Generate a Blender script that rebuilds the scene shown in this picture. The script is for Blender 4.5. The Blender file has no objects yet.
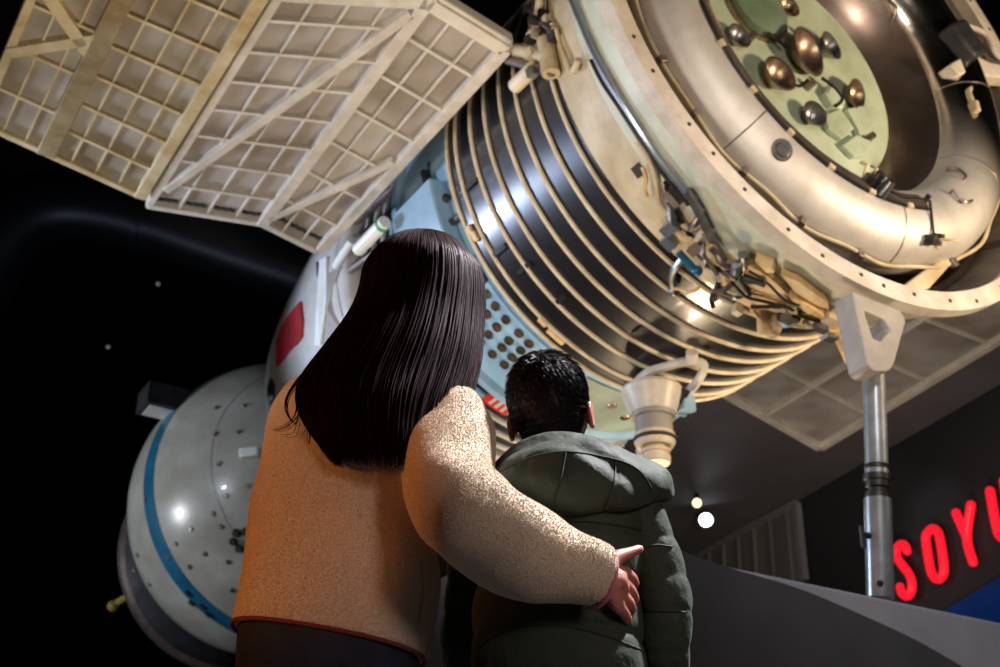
import bpy, math, random
from mathutils import Vector as V, Matrix, noise
random.seed(7)
PI = math.pi
SC = bpy.context.scene
COL = SC.collection

# ------------------------------------------------------------------ camera
FPX, PITCH, CAMZ = 1300.0, math.radians(27), 0.21
CP, SP = math.cos(PITCH), math.sin(PITCH)
CAM = V((0, 0, CAMZ))
cd = bpy.data.cameras.new('camera'); cam = bpy.data.objects.new('camera', cd); COL.objects.link(cam)
cam.location = CAM; cam.rotation_euler = (PI / 2 + PITCH, 0, 0)
cd.sensor_width = 36; cd.lens = 36 * FPX / 1000; cd.clip_end = 200
cd.dof.use_dof = True; cd.dof.focus_distance = 2.45; cd.dof.aperture_fstop = 6.3
SC.camera = cam

def ray(px, py):
    x, u = (px - 500) / FPX, -(py - 333.5) / FPX
    return V((x, CP - u * SP, SP + u * CP))
def W(px, py, d): return CAM + ray(px, py) * d                       # a point at a depth along the view axis
def WY(px, py, Y): r = ray(px, py); return CAM + r * (Y / r.y)        # a point at a distance in front

# ------------------------------------------------------------------ materials
def S(r, g, b):
    def c(v):
        v /= 255.0
        return v / 12.92 if v <= .04045 else ((v + .055) / 1.055) ** 2.4
    return (c(r), c(g), c(b), 1)

def mat(name, c1, c2=None, rough=.5, metal=0, scale=4, detail=4, bump=0, bscale=60, stretch=(1, 1, 1), bkind='noise',
        bdist=.01, emit=None, estr=0, lo=.35, hi=.65, coat=0, sheen=0, sss=0, rvar=0, spec=.5, aniso=0, stint=None):
    m = bpy.data.materials.new(name); m.use_nodes = True
    n, l = m.node_tree.nodes, m.node_tree.links
    p = n['Principled BSDF']
    p.inputs['Roughness'].default_value = rough; p.inputs['Metallic'].default_value = metal
    p.inputs['Specular IOR Level'].default_value = spec
    p.inputs['Coat Weight'].default_value = coat; p.inputs['Sheen Weight'].default_value = sheen
    p.inputs['Anisotropic'].default_value = aniso
    if stint: p.inputs['Specular Tint'].default_value = stint
    if sss:
        p.inputs['Subsurface Weight'].default_value = sss
        p.inputs['Subsurface Radius'].default_value = (.012, .004, .002); p.inputs['Subsurface Scale'].default_value = 1
    p.inputs['Base Color'].default_value = c1
    tc = n.new('ShaderNodeTexCoord'); mp = n.new('ShaderNodeMapping'); mp.inputs['Scale'].default_value = stretch
    l.new(tc.outputs['Object'], mp.inputs['Vector'])
    if c2:
        t = n.new('ShaderNodeTexNoise'); t.inputs['Scale'].default_value = scale; t.inputs['Detail'].default_value = detail
        t.inputs['Roughness'].default_value = .6
        l.new(mp.outputs['Vector'], t.inputs['Vector'])
        r = n.new('ShaderNodeValToRGB'); r.color_ramp.elements[0].position = lo; r.color_ramp.elements[1].position = hi
        r.color_ramp.elements[0].color = c1; r.color_ramp.elements[1].color = c2
        l.new(t.outputs['Fac'], r.inputs['Fac']); l.new(r.outputs['Color'], p.inputs['Base Color'])
        if rvar:
            mr = n.new('ShaderNodeMapRange'); mr.inputs['To Min'].default_value = rough - rvar; mr.inputs['To Max'].default_value = rough + rvar
            l.new(t.outputs['Fac'], mr.inputs['Value']); l.new(mr.outputs['Result'], p.inputs['Roughness'])
    if bump:
        if bkind == 'noise':
            t = n.new('ShaderNodeTexNoise'); t.inputs['Scale'].default_value = bscale; t.inputs['Detail'].default_value = 5; o = t.outputs['Fac']
        else:
            t = n.new('ShaderNodeTexVoronoi'); t.inputs['Scale'].default_value = bscale; t.feature = 'SMOOTH_F1'; o = t.outputs['Distance']
        l.new(mp.outputs['Vector'], t.inputs['Vector'])
        b = n.new('ShaderNodeBump'); b.inputs['Strength'].default_value = bump; b.inputs['Distance'].default_value = bdist
        if bkind != 'noise': b.invert = True
        l.new(o, b.inputs['Height']); l.new(b.outputs['Normal'], p.inputs['Normal'])
    if emit:
        p.inputs['Emission Color'].default_value = emit; p.inputs['Emission Strength'].default_value = estr
    return m

M = dict(
    flange=mat('white painted rim', S(214, 203, 190), S(188, 176, 160), .45, scale=9, bump=.1),
    palegreen=mat('pale green enamel', S(206, 209, 188), S(186, 186, 166), .45, scale=6),
    cream=mat('aged cream paint', S(205, 190, 160), S(176, 156, 118), .5, scale=5, bump=.1),
    inner=mat('grey inner skirt', S(120, 108, 92), S(86, 76, 64), .6, scale=5),
    tank=mat('brushed aluminium', S(226, 220, 210), S(200, 192, 182), .42, .55, scale=5, bump=.1, bscale=7, bdist=.03, rvar=.08),
    polish=mat('polished aluminium', S(214, 212, 214), S(190, 188, 192), .13, 1.0, scale=4, bump=.08, bscale=6, bdist=.03, rvar=.05),
    baywall=mat('bay wall with painted brown reflection', S(172, 152, 138), S(140, 122, 112), .3, .9, scale=5, rvar=.06),  # brown base colour stands in for a reflection on polished metal
    galv=mat('galvanised tube', S(160, 162, 164), S(132, 134, 138), .32, .45, scale=10),
    seam=mat('dull metal trim', S(150, 136, 128), S(118, 104, 98), .4, .8, scale=8),
    steel=mat('grey steel', S(150, 150, 150), S(108, 108, 110), .35, .85, scale=12),
    blue_pipe=mat('blue grey pipe', S(132, 142, 156), S(150, 156, 166), .3, .7, scale=9),
    darkmetal=mat('dark metal', S(62, 58, 54), S(40, 38, 36), .45, .6, scale=14),
    black=mat('gloss black radiator', S(30, 30, 34), S(17, 17, 20), .3, 0, scale=5, stretch=(1, 1, 4), coat=.35, spec=.8, rvar=.06),
    rib=mat('cream radiator tube', S(222, 205, 176), S(196, 178, 146), .5, scale=10),
    bronze=mat('bronze nozzle', S(176, 152, 128), S(138, 116, 96), .34, .9, scale=10),
    engine=mat('mint engine plate', S(190, 202, 178), S(166, 178, 152), .5, scale=5),
    greencap=mat('sage cap', S(108, 126, 104), S(92, 110, 90), .5, scale=7),
    blanket=mat('yellowed thermal blanket', S(228, 198, 148), S(186, 150, 96), .5, scale=9, bump=.5, bscale=16),
    ltblue=mat('light blue enamel', S(152, 186, 208), S(130, 166, 190), .4, scale=5),
    white=mat('off white paint', S(208, 206, 200), S(184, 180, 172), .4, scale=4),
    hull=mat('orbital hull paint', S(176, 176, 168), S(154, 152, 142), .28, scale=3.5, coat=.3, bump=.05),
    stripe=mat('blue stripe paint', S(34, 104, 136), S(26, 88, 118), .3, scale=5, coat=.3),
    red=mat('faded red paint', S(178, 40, 44), S(150, 30, 36), .5, scale=6),
    redtag=mat('red tag', S(214, 52, 36), S(196, 42, 30), .5, scale=9),
    panel=mat('solar panel back', S(176, 168, 160), S(136, 124, 112), .55, scale=2.4, detail=2),
    panelb=mat('aged solar panel back', S(166, 158, 144), S(128, 114, 92), .55, scale=2.0, detail=2),
    spar=mat('ivory spar', S(214, 206, 194), S(190, 180, 164), .4, scale=7),
    sparb=mat('yellowed spar', S(206, 190, 154), S(176, 152, 104), .4, scale=7),
    slot=mat('dark slot', S(44, 40, 36), rough=.7),
    hole=mat('brown port', S(92, 72, 48), S(30, 24, 20), .5, scale=30),
    glass=mat('dark glass', S(20, 24, 30), rough=.08, coat=.5),
    lens=mat('lens with painted glow', S(250, 232, 190), rough=.2, emit=S(255, 222, 160), estr=1.1),  # emission stands in for light caught by the lens, no lamp inside
    ptfe=mat('white tube', S(232, 236, 230), rough=.35),
    greenband=mat('green band', S(70, 150, 90), rough=.5),
    yellow=mat('yellow rod', S(170, 140, 60), rough=.5),
    grime=mat('grey docking gear', S(58, 58, 62), S(38, 38, 42), .5, .3, scale=9),
    cover=mat('grey green cover', S(146, 164, 152), S(116, 130, 122), .5, scale=3),
    bracket=mat('grey painted bracket', S(164, 156, 146), S(142, 136, 128), .5, scale=6, bump=.1),
    hem=mat('brick red piping', S(120, 52, 48), rough=.8),
    concrete=mat('dark grey barrier paint', S(66, 66, 68), S(56, 56, 58), .7, scale=3, bump=.08, bscale=90),
    fascia=mat('pale grey fascia', S(150, 148, 152), S(138, 136, 142), .6, scale=3),
    soffit=mat('grey soffit plaster', S(112, 108, 110), S(104, 100, 102), .9, scale=2),
    darkwall=mat('charcoal wall paint', S(46, 46, 50), S(42, 42, 46), .85, scale=2),
    voidwall=mat('black hall paint', S(14, 14, 17), S(11, 11, 14), .9, scale=1.5),
    floor=mat('dark vinyl floor', S(44, 44, 48), S(38, 38, 42), .55, scale=3),
    louvre=mat('grey louvre', S(140, 136, 132), S(118, 114, 110), .6, scale=3, stretch=(1, 1, .1)),
    duct=mat('dark duct', S(42, 44, 50), S(34, 36, 42), .4, .2, scale=3),
    bluepanel=mat('deep blue panel', S(8, 62, 150), S(6, 52, 130), .5, scale=3),
    neon=mat('red lit letter face', S(80, 4, 8), rough=.4, emit=(1.0, .012, .03, 1), estr=1.0),
    lamp=mat('white lamp glow', (1, 1, 1, 1), emit=S(236, 244, 255), estr=14),
    lampwarm=mat('warm lamp glow', (1, 1, 1, 1), emit=S(255, 214, 150), estr=2.5),
    pin=mat('pin light glow', (1, 1, 1, 1), emit=S(225, 232, 255), estr=.12),
    lampbody=mat('black lamp housing', S(22, 22, 24), rough=.5),
    fleece=mat('tan sherpa fleece', S(212, 188, 160), S(236, 217, 194), .95, scale=400, detail=1, lo=.35, hi=.65, bump=.5, bscale=380, bkind='v', bdist=.002, sheen=.2),
    trim=mat('dusty pink piping', S(196, 120, 128), rough=.8),
    pocket=mat('fleece pocket welt', S(206, 174, 138), S(186, 152, 116), .95, scale=120, bump=.8, bscale=130, bkind='v', bdist=.006),
    jeans=mat('dark denim', S(40, 48, 72), S(24, 26, 40), .85, scale=14, bump=.4, bscale=320),
    skin=mat('skin', S(182, 122, 106), S(164, 100, 88), .5, scale=18, sss=.2, bump=.25, bscale=140, bdist=.003),
    eye=mat('eye', S(225, 222, 216), rough=.15),
    hairw=mat('burgundy brown hair', S(34, 12, 16), S(17, 7, 10), .5, scale=160, detail=2, stretch=(1, 1, .06), spec=.05, stint=(.75, .42, .5, 1)),
    hairb=mat('black brown hair', S(30, 22, 26), S(15, 12, 16), .45, scale=120, detail=2, spec=.15),
    olive=mat('olive nylon', S(57, 65, 54), S(50, 58, 48), .65, scale=5, bump=.6, bscale=16, bdist=.02, sheen=.05, spec=.12),
    lining=mat('dark hood lining', S(40, 46, 40), rough=.7),
    thread=mat('dark seam thread', S(26, 30, 26), rough=.8),
    trousers=mat('black trousers', S(24, 24, 28), rough=.85),
    shoe=mat('dark shoe leather', S(30, 28, 28), rough=.5),
)

def tank_finish():
    # aluminium whose finish passes from brushed to mirror polish round the ring
    m = mat('part brushed, part polished aluminium', S(218, 211, 203), S(194, 187, 178), .5, .5, scale=4, bump=.1, bscale=7, bdist=.03)
    n, l = m.node_tree.nodes, m.node_tree.links; p = n['Principled BSDF']
    tc = n.new('ShaderNodeTexCoord'); d = n.new('ShaderNodeVectorMath'); d.operation = 'DOT_PRODUCT'; d.inputs[1].default_value = (.94, -.34, 0)
    l.new(tc.outputs['Object'], d.inputs[0])
    for inp, a, b in (('Roughness', .52, .17), ('Metallic', .5, 1.0)):
        r = n.new('ShaderNodeMapRange'); r.interpolation_type = 'SMOOTHSTEP'; r.inputs['From Min'].default_value = .42; r.inputs['From Max'].default_value = .78
        r.inputs['To Min'].default_value = a; r.inputs['To Max'].default_value = b
        l.new(d.outputs['Value'], r.inputs['Value']); l.new(r.outputs['Result'], p.inputs[inp])
    return m
M['tank'] = tank_finish()

# ------------------------------------------------------------------ mesh builder
def frame(d):
    d = d.normalized(); a = V((0, 0, 1)) if abs(d.z) < .9 else V((1, 0, 0))
    x = d.cross(a).normalized(); return x, d.cross(x).normalized()

class MB:
    def __init__(s): s.v = []; s.f = []; s.m = []
    def add(s, vs, fs, m=0):
        o = len(s.v); s.v += [V(q) for q in vs]; s.f += [tuple(i + o for i in f) for f in fs]; s.m += [m] * len(fs); return s
    def rings(s, R, cap=True, m=0, closed=True, loop=False):
        n = len(R[0]); vs = [p for r in R for p in r]; fs = []
        k = len(R)
        for i in range(k if loop else k - 1):
            j = (i + 1) % k
            for a in range(n if closed else n - 1):
                b = (a + 1) % n; fs.append((i * n + a, i * n + b, j * n + b, j * n + a))
        if cap and not loop and closed:
            for r, rev in ((0, True), (k - 1, False)):
                c = sum((V(p) for p in R[r]), V()) / n; vs.append(c); q = len(vs) - 1
                for a in range(n):
                    b = (a + 1) % n
                    fs.append((q, r * n + b, r * n + a) if rev else (q, r * n + a, r * n + b))
        return s.add(vs, fs, m)
    def tube(s, P, r, n=8, m=0, cap=True):
        P = [V(p) for p in P]; R = []
        rs = r if isinstance(r, (list, tuple)) else [r] * len(P)
        x = None
        for i, p in enumerate(P):
            d = (P[min(i + 1, len(P) - 1)] - P[max(i - 1, 0)])
            d = d.normalized() if d.length > 1e-9 else V((0, 0, 1))
            if x is None: x, y = frame(d)
            x = (x - d * x.dot(d)).normalized(); y = d.cross(x)
            R.append([p + (x * math.cos(2 * PI * k / n) + y * math.sin(2 * PI * k / n)) * rs[i] for k in range(n)])
        return s.rings(R, cap, m)
    def box(s, c, sx, sy, sz, ax=None, m=0):
        c = V(c); X, Y, Z = ax or (V((1, 0, 0)), V((0, 1, 0)), V((0, 0, 1)))
        vs = [c + X * (sx / 2 * a) + Y * (sy / 2 * b) + Z * (sz / 2 * d) for d in (-1, 1) for b in (-1, 1) for a in (-1, 1)]
        return s.add(vs, [(0, 2, 3, 1), (4, 5, 7, 6), (0, 1, 5, 4), (2, 6, 7, 3), (0, 4, 6, 2), (1, 3, 7, 5)], m)
    def beam(s, a, b, w, h, up, m=0):
        a, b, up = V(a), V(b), V(up); d = (b - a); L = d.length; d.normalize()
        x = d.cross(up).normalized(); y = x.cross(d)
        return s.box((a + b) / 2, w, h, L, (x, y, d), m)
    def prism(s, poly, off, m=0):
        n = len(poly); off = V(off); vs = [V(p) for p in poly] + [V(p) + off for p in poly]
        fs = [tuple(range(n))[::-1], tuple(range(n, 2 * n))] + [(i, (i + 1) % n, (i + 1) % n + n, i + n) for i in range(n)]
        return s.add(vs, fs, m)
    def rev(s, prof, n=96, p0=0, p1=2 * PI, m=0, O=V((0, 0, 0)), ax=None, loop=False):
        """turn a (radius, axial) outline about an axis"""
        X, Y, Z = ax or (V((1, 0, 0)), V((0, 1, 0)), V((0, 0, 1))); full = abs(p1 - p0 - 2 * PI) < 1e-6
        k = n if full else n + 1
        R = [[O + (X * math.cos(p0 + (p1 - p0) * i / n) + Y * math.sin(p0 + (p1 - p0) * i / n)) * r + Z * z for i in range(k)] for r, z in prof]
        return s.rings(R, False, m, closed=full, loop=loop)
    def ball(s, c, r, n=12, m=0, sc=(1, 1, 1)):
        c = V(c); R = []
        for i in range(1, n):
            t = PI * i / n
            R.append([c + V((math.sin(t) * math.cos(2 * PI * k / (2 * n)) * sc[0], math.sin(t) * math.sin(2 * PI * k / (2 * n)) * sc[1], math.cos(t) * sc[2])) * r for k in range(2 * n)])
        return s.rings(R[::-1], True, m)
    def build(s, name, mats, parent=None, smooth=True, bevel=0, angle=40):
        me = bpy.data.meshes.new(name); me.from_pydata([tuple(q) for q in s.v], [], s.f)
        mats = mats if isinstance(mats, (list, tuple)) else [mats]
        for x in mats: me.materials.append(M[x])
        if len(mats) > 1: me.polygons.foreach_set('material_index', s.m)
        me.update()
        if smooth: me.shade_smooth(); me.set_sharp_from_angle(angle=math.radians(angle))
        o = bpy.data.objects.new(name, me); COL.objects.link(o)
        if parent: o.parent = parent
        if bevel:
            b = o.modifiers.new('bevel', 'BEVEL'); b.width = bevel; b.segments = 2; b.limit_method = 'ANGLE'
        return o

def empty(name, loc=(0, 0, 0), mx=None):
    o = bpy.data.objects.new(name, None); COL.objects.link(o); o.empty_display_size = .2
    if mx: o.matrix_world = mx
    else: o.location = loc
    return o
def tag(o, label, cat, group=None, kind=None):
    o['label'] = label; o['category'] = cat
    if group: o['group'] = group
    if kind: o['kind'] = kind
    return o
def struct(o, label=None):
    o['kind'] = 'structure'
    if label: o['label'] = label
    return o

def cat(P, k):
    """Catmull-Rom through points or scalars, k steps per span; returns (value, span, t)"""
    out = []
    for i in range(len(P) - 1):
        a, b, c, d = P[max(i - 1, 0)], P[i], P[i + 1], P[min(i + 2, len(P) - 1)]
        for j in range(k + (1 if i == len(P) - 2 else 0)):
            t = j / k
            out.append(((b * 2 + (c - a) * t + (a * 2 - b * 5 + c * 4 - d) * (t * t) + (b * 3 - a - c * 3 + d) * (t ** 3)) * .5, i, t))
    return out
def cv(P, k): return [q[0] for q in cat([V(p) for p in P], k)]
def cs(P, k): return [q[0] for q in cat([float(p) for p in P], k)]

def remesh(mb, name, m, voxel, smooth=2, parent=None):
    me = bpy.data.meshes.new('tmp'); me.from_pydata([tuple(q) for q in mb.v], [], mb.f); me.update()
    o = bpy.data.objects.new('tmp', me); COL.objects.link(o)
    r = o.modifiers.new('r', 'REMESH'); r.mode = 'VOXEL'; r.voxel_size = voxel; r.use_smooth_shade = True
    if smooth:
        s = o.modifiers.new('s', 'SMOOTH'); s.iterations = smooth; s.factor = .5
    dg = bpy.context.evaluated_depsgraph_get(); me2 = bpy.data.meshes.new_from_object(o.evaluated_get(dg))
    bpy.data.objects.remove(o); me2.name = name
    me2.materials.clear(); me2.materials.append(M[m]); me2.shade_smooth()
    q = bpy.data.objects.new(name, me2); COL.objects.link(q)
    if parent: q.parent = parent
    return q

# ------------------------------------------------------------------ setting
# sign wall: vertical, running away to the left
DW = V((-.3586, .9335, 0)); P0 = W(900, 442, 11.0)
NW = V((.9335, .3586, 0))                                              # points away from the hall
def on_wall(px, py, off=0.0):
    r = ray(px, py); t = (P0 - NW * off - CAM).dot(NW) / r.dot(NW); return CAM + r * t
CEIL = P0.z
a0, a1 = P0 - DW * 7, P0 + DW * 8
mb = MB(); mb.prism([V((a0.x, a0.y, 0)), V((a1.x, a1.y, 0)), V((a1.x, a1.y, 9)), V((a0.x, a0.y, 9))], NW * .2)
struct(mb.build('wall_right', 'darkwall', smooth=False))
# lowered grey ceiling beside the sign wall
q0, q1 = P0 - DW * 2.4, P0 + DW * 7.0
mb = MB(); mb.prism([V((q0.x, q0.y, CEIL)), V((q1.x, q1.y, CEIL)), V((q1.x, q1.y, CEIL)) - NW * 4.2, V((q0.x, q0.y, CEIL)) - NW * 2.4], (0, 0, .3))
struct(mb.build('ceiling_lowered', 'soffit', smooth=False))
mb = MB(); mb.box((0, 7, -.1), 26, 30, .2); struct(mb.build('floor', 'floor', smooth=False))
mb = MB(); mb.box((0, 7, 9.1), 26, 30, .2); struct(mb.build('ceiling', 'voidwall', smooth=False))
mb = MB(); mb.box((0, 21.9, 4.5), 26, .2, 9); struct(mb.build('wall_back', 'voidwall', smooth=False))
mb = MB(); mb.box((-12.9, 7, 4.5), .2, 30, 9); struct(mb.build('wall_left', 'voidwall', smooth=False))
mb = MB(); mb.box((0, -7.9, 4.5), 26, .2, 9); struct(mb.build('wall_front', 'voidwall', smooth=False))

# louvred panel on the sign wall under the ceiling edge
lp = empty('louvre_panel', on_wall(770, 600, .03))
def wl(px, py, off=.03): return on_wall(px, py, off) - V(lp.location)
A, B, C_, D_ = wl(690, 562), wl(799, 504), wl(807, 580), wl(690, 640)
mb = MB(); mb.prism([A, B, C_, D_], -NW * .03); mb.build('backing', 'louvre', lp, smooth=False)
mb = MB()
for (p, q) in ((A, B), (B, C_)): mb.beam(p - NW * .03, q - NW * .03, .07, .06, NW)
mb.build('edge_frame', 'fascia', lp, smooth=False)
for k in range(7):
    t = (k + .6) / 7.2; mb = MB(); mb.beam(A.lerp(B, t) - NW * .03, D_.lerp(C_, t) - NW * .03, .05, .05, NW); mb.build('slat', 'louvre', lp, smooth=False)
tag(lp, 'grey louvred wall panel with pale frame beside the dark sign wall', 'wall panel')

# blue panel low on the sign wall
mb = MB(); mb.prism([on_wall(948, 613, .02), on_wall(1040, 558, .02), on_wall(1040, 640, .02), on_wall(955, 652, .02)], -NW * .06)
tag(mb.build('blue_panel', 'bluepanel', smooth=False), 'deep blue panel low on the wall under the red letters', 'panel')

# illuminated letters
sg = empty('illuminated_sign', on_wall(905, 600, .05))
def letter(strokes, rpx=6.6):
    mb = MB(); k = .0082
    for st in strokes:
        P = [on_wall(x, y, .1) - V(sg.location) for x, y in st]
        P = cv(P, 5) if len(P) > 2 else P
        mb.tube(P, .036, 10)
        for e in (P[0], P[-1]): mb.ball(e, .036, 6)
    mb.build('letter', 'neon', sg)
    mb = MB()
    for st in strokes:
        P = [on_wall(x, y, .05) - V(sg.location) for x, y in st]
        P = cv(P, 5) if len(P) > 2 else P
        mb.tube(P, .042, 8)
    return mb.build('letter_back', 'lampbody', sg)
letter([[(907, 551), (904.5, 545), (899.5, 545), (896.5, 551), (898, 559), (903, 566), (909, 574), (912, 583), (911, 592), (907, 596), (902, 593), (900, 587)]])
letter([[(926, 535), (931, 529), (936, 530), (939.5, 537), (943.5, 562), (943.5, 573), (939.5, 579), (934, 577), (930.5, 569), (926.5, 545), (926, 535)]])
letter([[(956, 513), (967, 538)], [(971, 505), (967, 538), (973, 562)]])
letter([[(990, 491), (996.5, 526), (1001, 537), (1008, 534), (1010, 521), (1004, 481)]])
tag(sg, 'row of red illuminated capital letters on the charcoal wall', 'sign')

# raised platform the spacecraft stands on and the dark barrier before it
PLZ = [0]

# ------------------------------------------------------------------ spacecraft frame: local Z runs forward along the hull, Y points down
SO = V((1.486, 4.56106, 4.00759))
SX, SY, SZ = V((.8451013, .5346063, 0)), V((.0252006, -.0398368, -.9988884)), V((-.534012, .8441618, -.0471385))
MS = Matrix(((SX.x, SY.x, SZ.x, SO.x), (SX.y, SY.y, SZ.y, SO.y), (SX.z, SY.z, SZ.z, SO.z), (0, 0, 0, 1)))
MI = MS.inverted()
def lray(px, py): d = ray(px, py); return MI @ CAM, MI.to_3x3() @ d
def disc(px, py, s): o, d = lray(px, py); return o + d * ((s - o.z) / d.z)            # a point in a cross-section plane
def flat(px, py, y): o, d = lray(px, py); return o + d * ((y - o.y) / d.y)            # a point in the wing plane
def cyl(px, py, rf):
    """a point on the hull, rf = radius or radius as a function of s"""
    o, d = lray(px, py)
    if callable(rf):
        t = 3.0
        while t < 12:
            P = o + d * t
            if P.z > -.1 and math.hypot(P.x, P.y) <= rf(P.z): return P
            t += .002
        a = d.x ** 2 + d.y ** 2; return o + d * (-(o.x * d.x + o.y * d.y) / a)
    a = d.x ** 2 + d.y ** 2; b = o.x * d.x + o.y * d.y; c = o.x ** 2 + o.y ** 2 - rf * rf; q = b * b - a * c
    return o + d * ((-b - math.sqrt(max(q, 0))) / a)
def pol(ph, s, r): a = math.radians(ph); return V((math.cos(a) * r, math.sin(a) * r, s))
def L(px, py, d): return MI @ W(px, py, d)
UPL = MI.to_3x3() @ V((0, 0, 1))
def hullax(P):
    n = V((P.x, P.y, 0)).normalized(); return (n.cross(V((0, 0, 1))), V((0, 0, 1)), n)    # tangent, axial, outward
ship = empty('spacecraft', mx=MS)
tag(ship, 'large white and black spacecraft with ribbed hull hanging over the two people', 'spacecraft')
R_ = math.radians

def skirt_r(s):
    if s < 0: return 0
    return 1.345 - (s - .03) * .33 if s < .4 else 1.223 - (s - .4) * .34
# aft rim and skirt
mb = MB(); mb.rev([(1.276, -.03), (1.36, -.03), (1.36, .035), (1.276, .035)], 160, loop=True)
for k in range(44):
    a = 360 / 44 * k + random.uniform(-2, 2); c = pol(a, -.033, 1.32 + random.uniform(-.012, .012))
    mb.rev([(0, 0), (.009, 0), (.009, .004)], 8, m=1, O=c)
mb.build('aft_rim', ['flange', 'slot'], ship)
mb = MB()
mb.rev([(1.342, .03), (1.255, .29)], 128); mb.build('skirt', 'palegreen', ship)
mb = MB(); mb.rev([(1.252, .285), (1.223, .40), (1.166, .56), (1.10, .565)], 128); mb.build('skirt_collar', 'cream', ship)
mb = MB(); mb.rev([(1.29, .0), (1.2, .22), (1.17, .5), (0, .5)], 96)
for k in range(14):
    a = 360 / 14 * k + 8
    mb.beam(pol(a, .03, 1.262), pol(a, .46, 1.16), .05, .03, pol(a, 0, 1), m=1)
mb.rev([(1.20, .2), (1.17, .2), (1.17, .24), (1.19, .24)], 96, m=1)
mb.build('skirt_lining', ['inner', 'seam'], ship)
# ring tank
R0, RT = .93, .18
def tank_s(r): return .1 - math.sqrt(max(RT ** 2 - (r - R0) ** 2, 0))
tprof = [(R0 + RT * math.cos(2 * PI * k / 48), .1 + RT * math.sin(2 * PI * k / 48)) for k in range(48)]
mb = MB(); mb.rev(tprof, 180, loop=True)
tank = mb.build('ring_tank', 'tank', ship)
mb = MB()
for a in (-50, -5, 30, 82, 130, 178, 220, 262):
    mb = MB()
    mb.tube([pol(a, .1 - (RT + .001) * math.sin(t), R0 + (RT + .001) * math.cos(t)) for t in [PI * j / 14 for j in range(1, 14)]], .003, 5); mb.build('weld_seam', 'seam', tank)
mb = MB(); mb.tube([pol(a, .055 + .008 * math.sin(a * .25), 1.122 + .006 * math.sin(a * .31)) for a in range(0, 361, 2)], .0085, 7, cap=False)
mb.build('harness_cable', 'cream', tank)
for a in (60, 92, 108, 124, 139, 152, 168, 186, 204):
    mb = MB(); P = pol(a, .05, 1.125); mb.box(P, .03, .03, .04, hullax(P)); mb.build('clip', 'seam', tank, bevel=.004)
mb = MB()
band = [(.835, tank_s(.835) + .004)] + [(r, tank_s(r) - .012) for r in (.838, .85, .87, .89, .905)] + [(.91, tank_s(.91) + .004)]
mb.rev(band, 90, R_(72), R_(300)); mb.build('hole_trim', 'seam', tank)
mb = MB()
mb.tube([pol(a, tank_s(.915) - .005, .915) for a in range(72, 300, 2)], .007, 6)
for a in range(80, 300, 14): mb.box(pol(a, tank_s(.915) - .008, .915), .03, .02, .02, hullax(pol(a, 0, 1)), m=1)
mb.build('trim_wire', ['darkmetal', 'cream'], tank)
def tank_pt(px, py):
    o, d = lray(px, py); t = 3.0; hit = None
    while t < 9:
        P = o + d * t
        if (math.hypot(P.x, P.y) - R0) ** 2 + (P.z - .1) ** 2 < RT ** 2: hit = P; break
        t += .004
    if hit is None: hit = disc(px, py, .1)
    r = math.hypot(hit.x, hit.y); c = V((hit.x / r * R0, hit.y / r * R0, .1)); n = (hit - c).normalized()
    return hit, n, d.normalized()
# dark round port, valve blocks and small loops on the tank
P, n, d = tank_pt(782, 150); x, y = frame(n)
mb = MB(); mb.rev([(0, .012), (.028, .012), (.032, .006), (.045, .006), (.047, 0)], 20, O=P, ax=(x, y, n)); mb.build('port_cover', 'steel', tank)
P, n, d = tank_pt(873, 187); x, y = frame(n)
mb = MB()
for i in range(13):
    q = P + x * random.uniform(-.06, .06) + y * random.uniform(-.05, .05)
    if i % 3 == 0: mb.rev([(0, .07), (.016, .07), (.02, .03), (.02, 0)], 10, O=q, ax=(x, y, n), m=i % 2)
    elif i % 3 == 1: mb.box(q + n * .02, .04, .03, .04, (x, y, n), m=i % 2)
    else: mb.tube([q, q + n * .05 + x * .03, q + n * .04 + x * .07], .007, 6, m=2)
mb.build('valve_block', ['darkmetal', 'steel', 'cream'], tank)
P2, n2, _ = tank_pt(925, 201); Pm, nm, _ = tank_pt(900, 200)
mb = MB(); mb.tube([P + n * .02, Pm + nm * .012, P2 + n2 * .012], .006, 6); mb.tube([P2, P2 + n2 * .03], .012, 8); mb.build('feed_line', 'darkmetal', tank)
P, n, d = tank_pt(930, 238); x, y = frame(n)
mb = MB()
for i in range(7): mb.box(P + x * random.uniform(-.03, .03) + y * random.uniform(-.02, .02) + n * .02, .025, .02, .05, (x, y, n))
mb.tube(cv([P + n * .02, P + n * .07 + x * .02, P + n * .09 + x * .06, P + n * .07 + x * .09, P + n * .03 + x * .06], 4), .005, 6, m=1)
A, na, _ = tank_pt(940, 265); mb.tube([P + n * .02, A + na * .012], .006, 6, m=1); A, na, _ = tank_pt(925, 205); mb.tube([P + n * .02, A + na * .03], .006, 6)
mb.build('hook_fitting', ['darkmetal', 'blanket'], tank)
for pts in ([(948, 172), (958, 174), (964, 180)], [(950, 194), (960, 204), (968, 203)], [(888, 30), (893, 22), (896, 8), (888, 0)], [(873, 0), (882, 15), (880, 24)]):
    mb = MB(); Q = []
    for px, py in pts: A, na, _ = tank_pt(px, py); Q.append(A + na * .022)
    A, na, _ = tank_pt(*pts[0]); mb.tube([A] + cv(Q, 4) + [tank_pt(*pts[-1])[0]], .007, 6); mb.build('hand_loop', 'seam', tank)
# bracket with riveted edge between tank and rim, lower right
mb = MB(); poly = [disc(896, 296, .05), disc(930, 288, .05), disc(948, 268, .05), disc(952, 254, .05), disc(928, 268, .05), disc(905, 285, .05)]
mb.prism(poly, (0, 0, .05)); mb.build('tank_bracket', 'cream', ship, bevel=.006)
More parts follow.
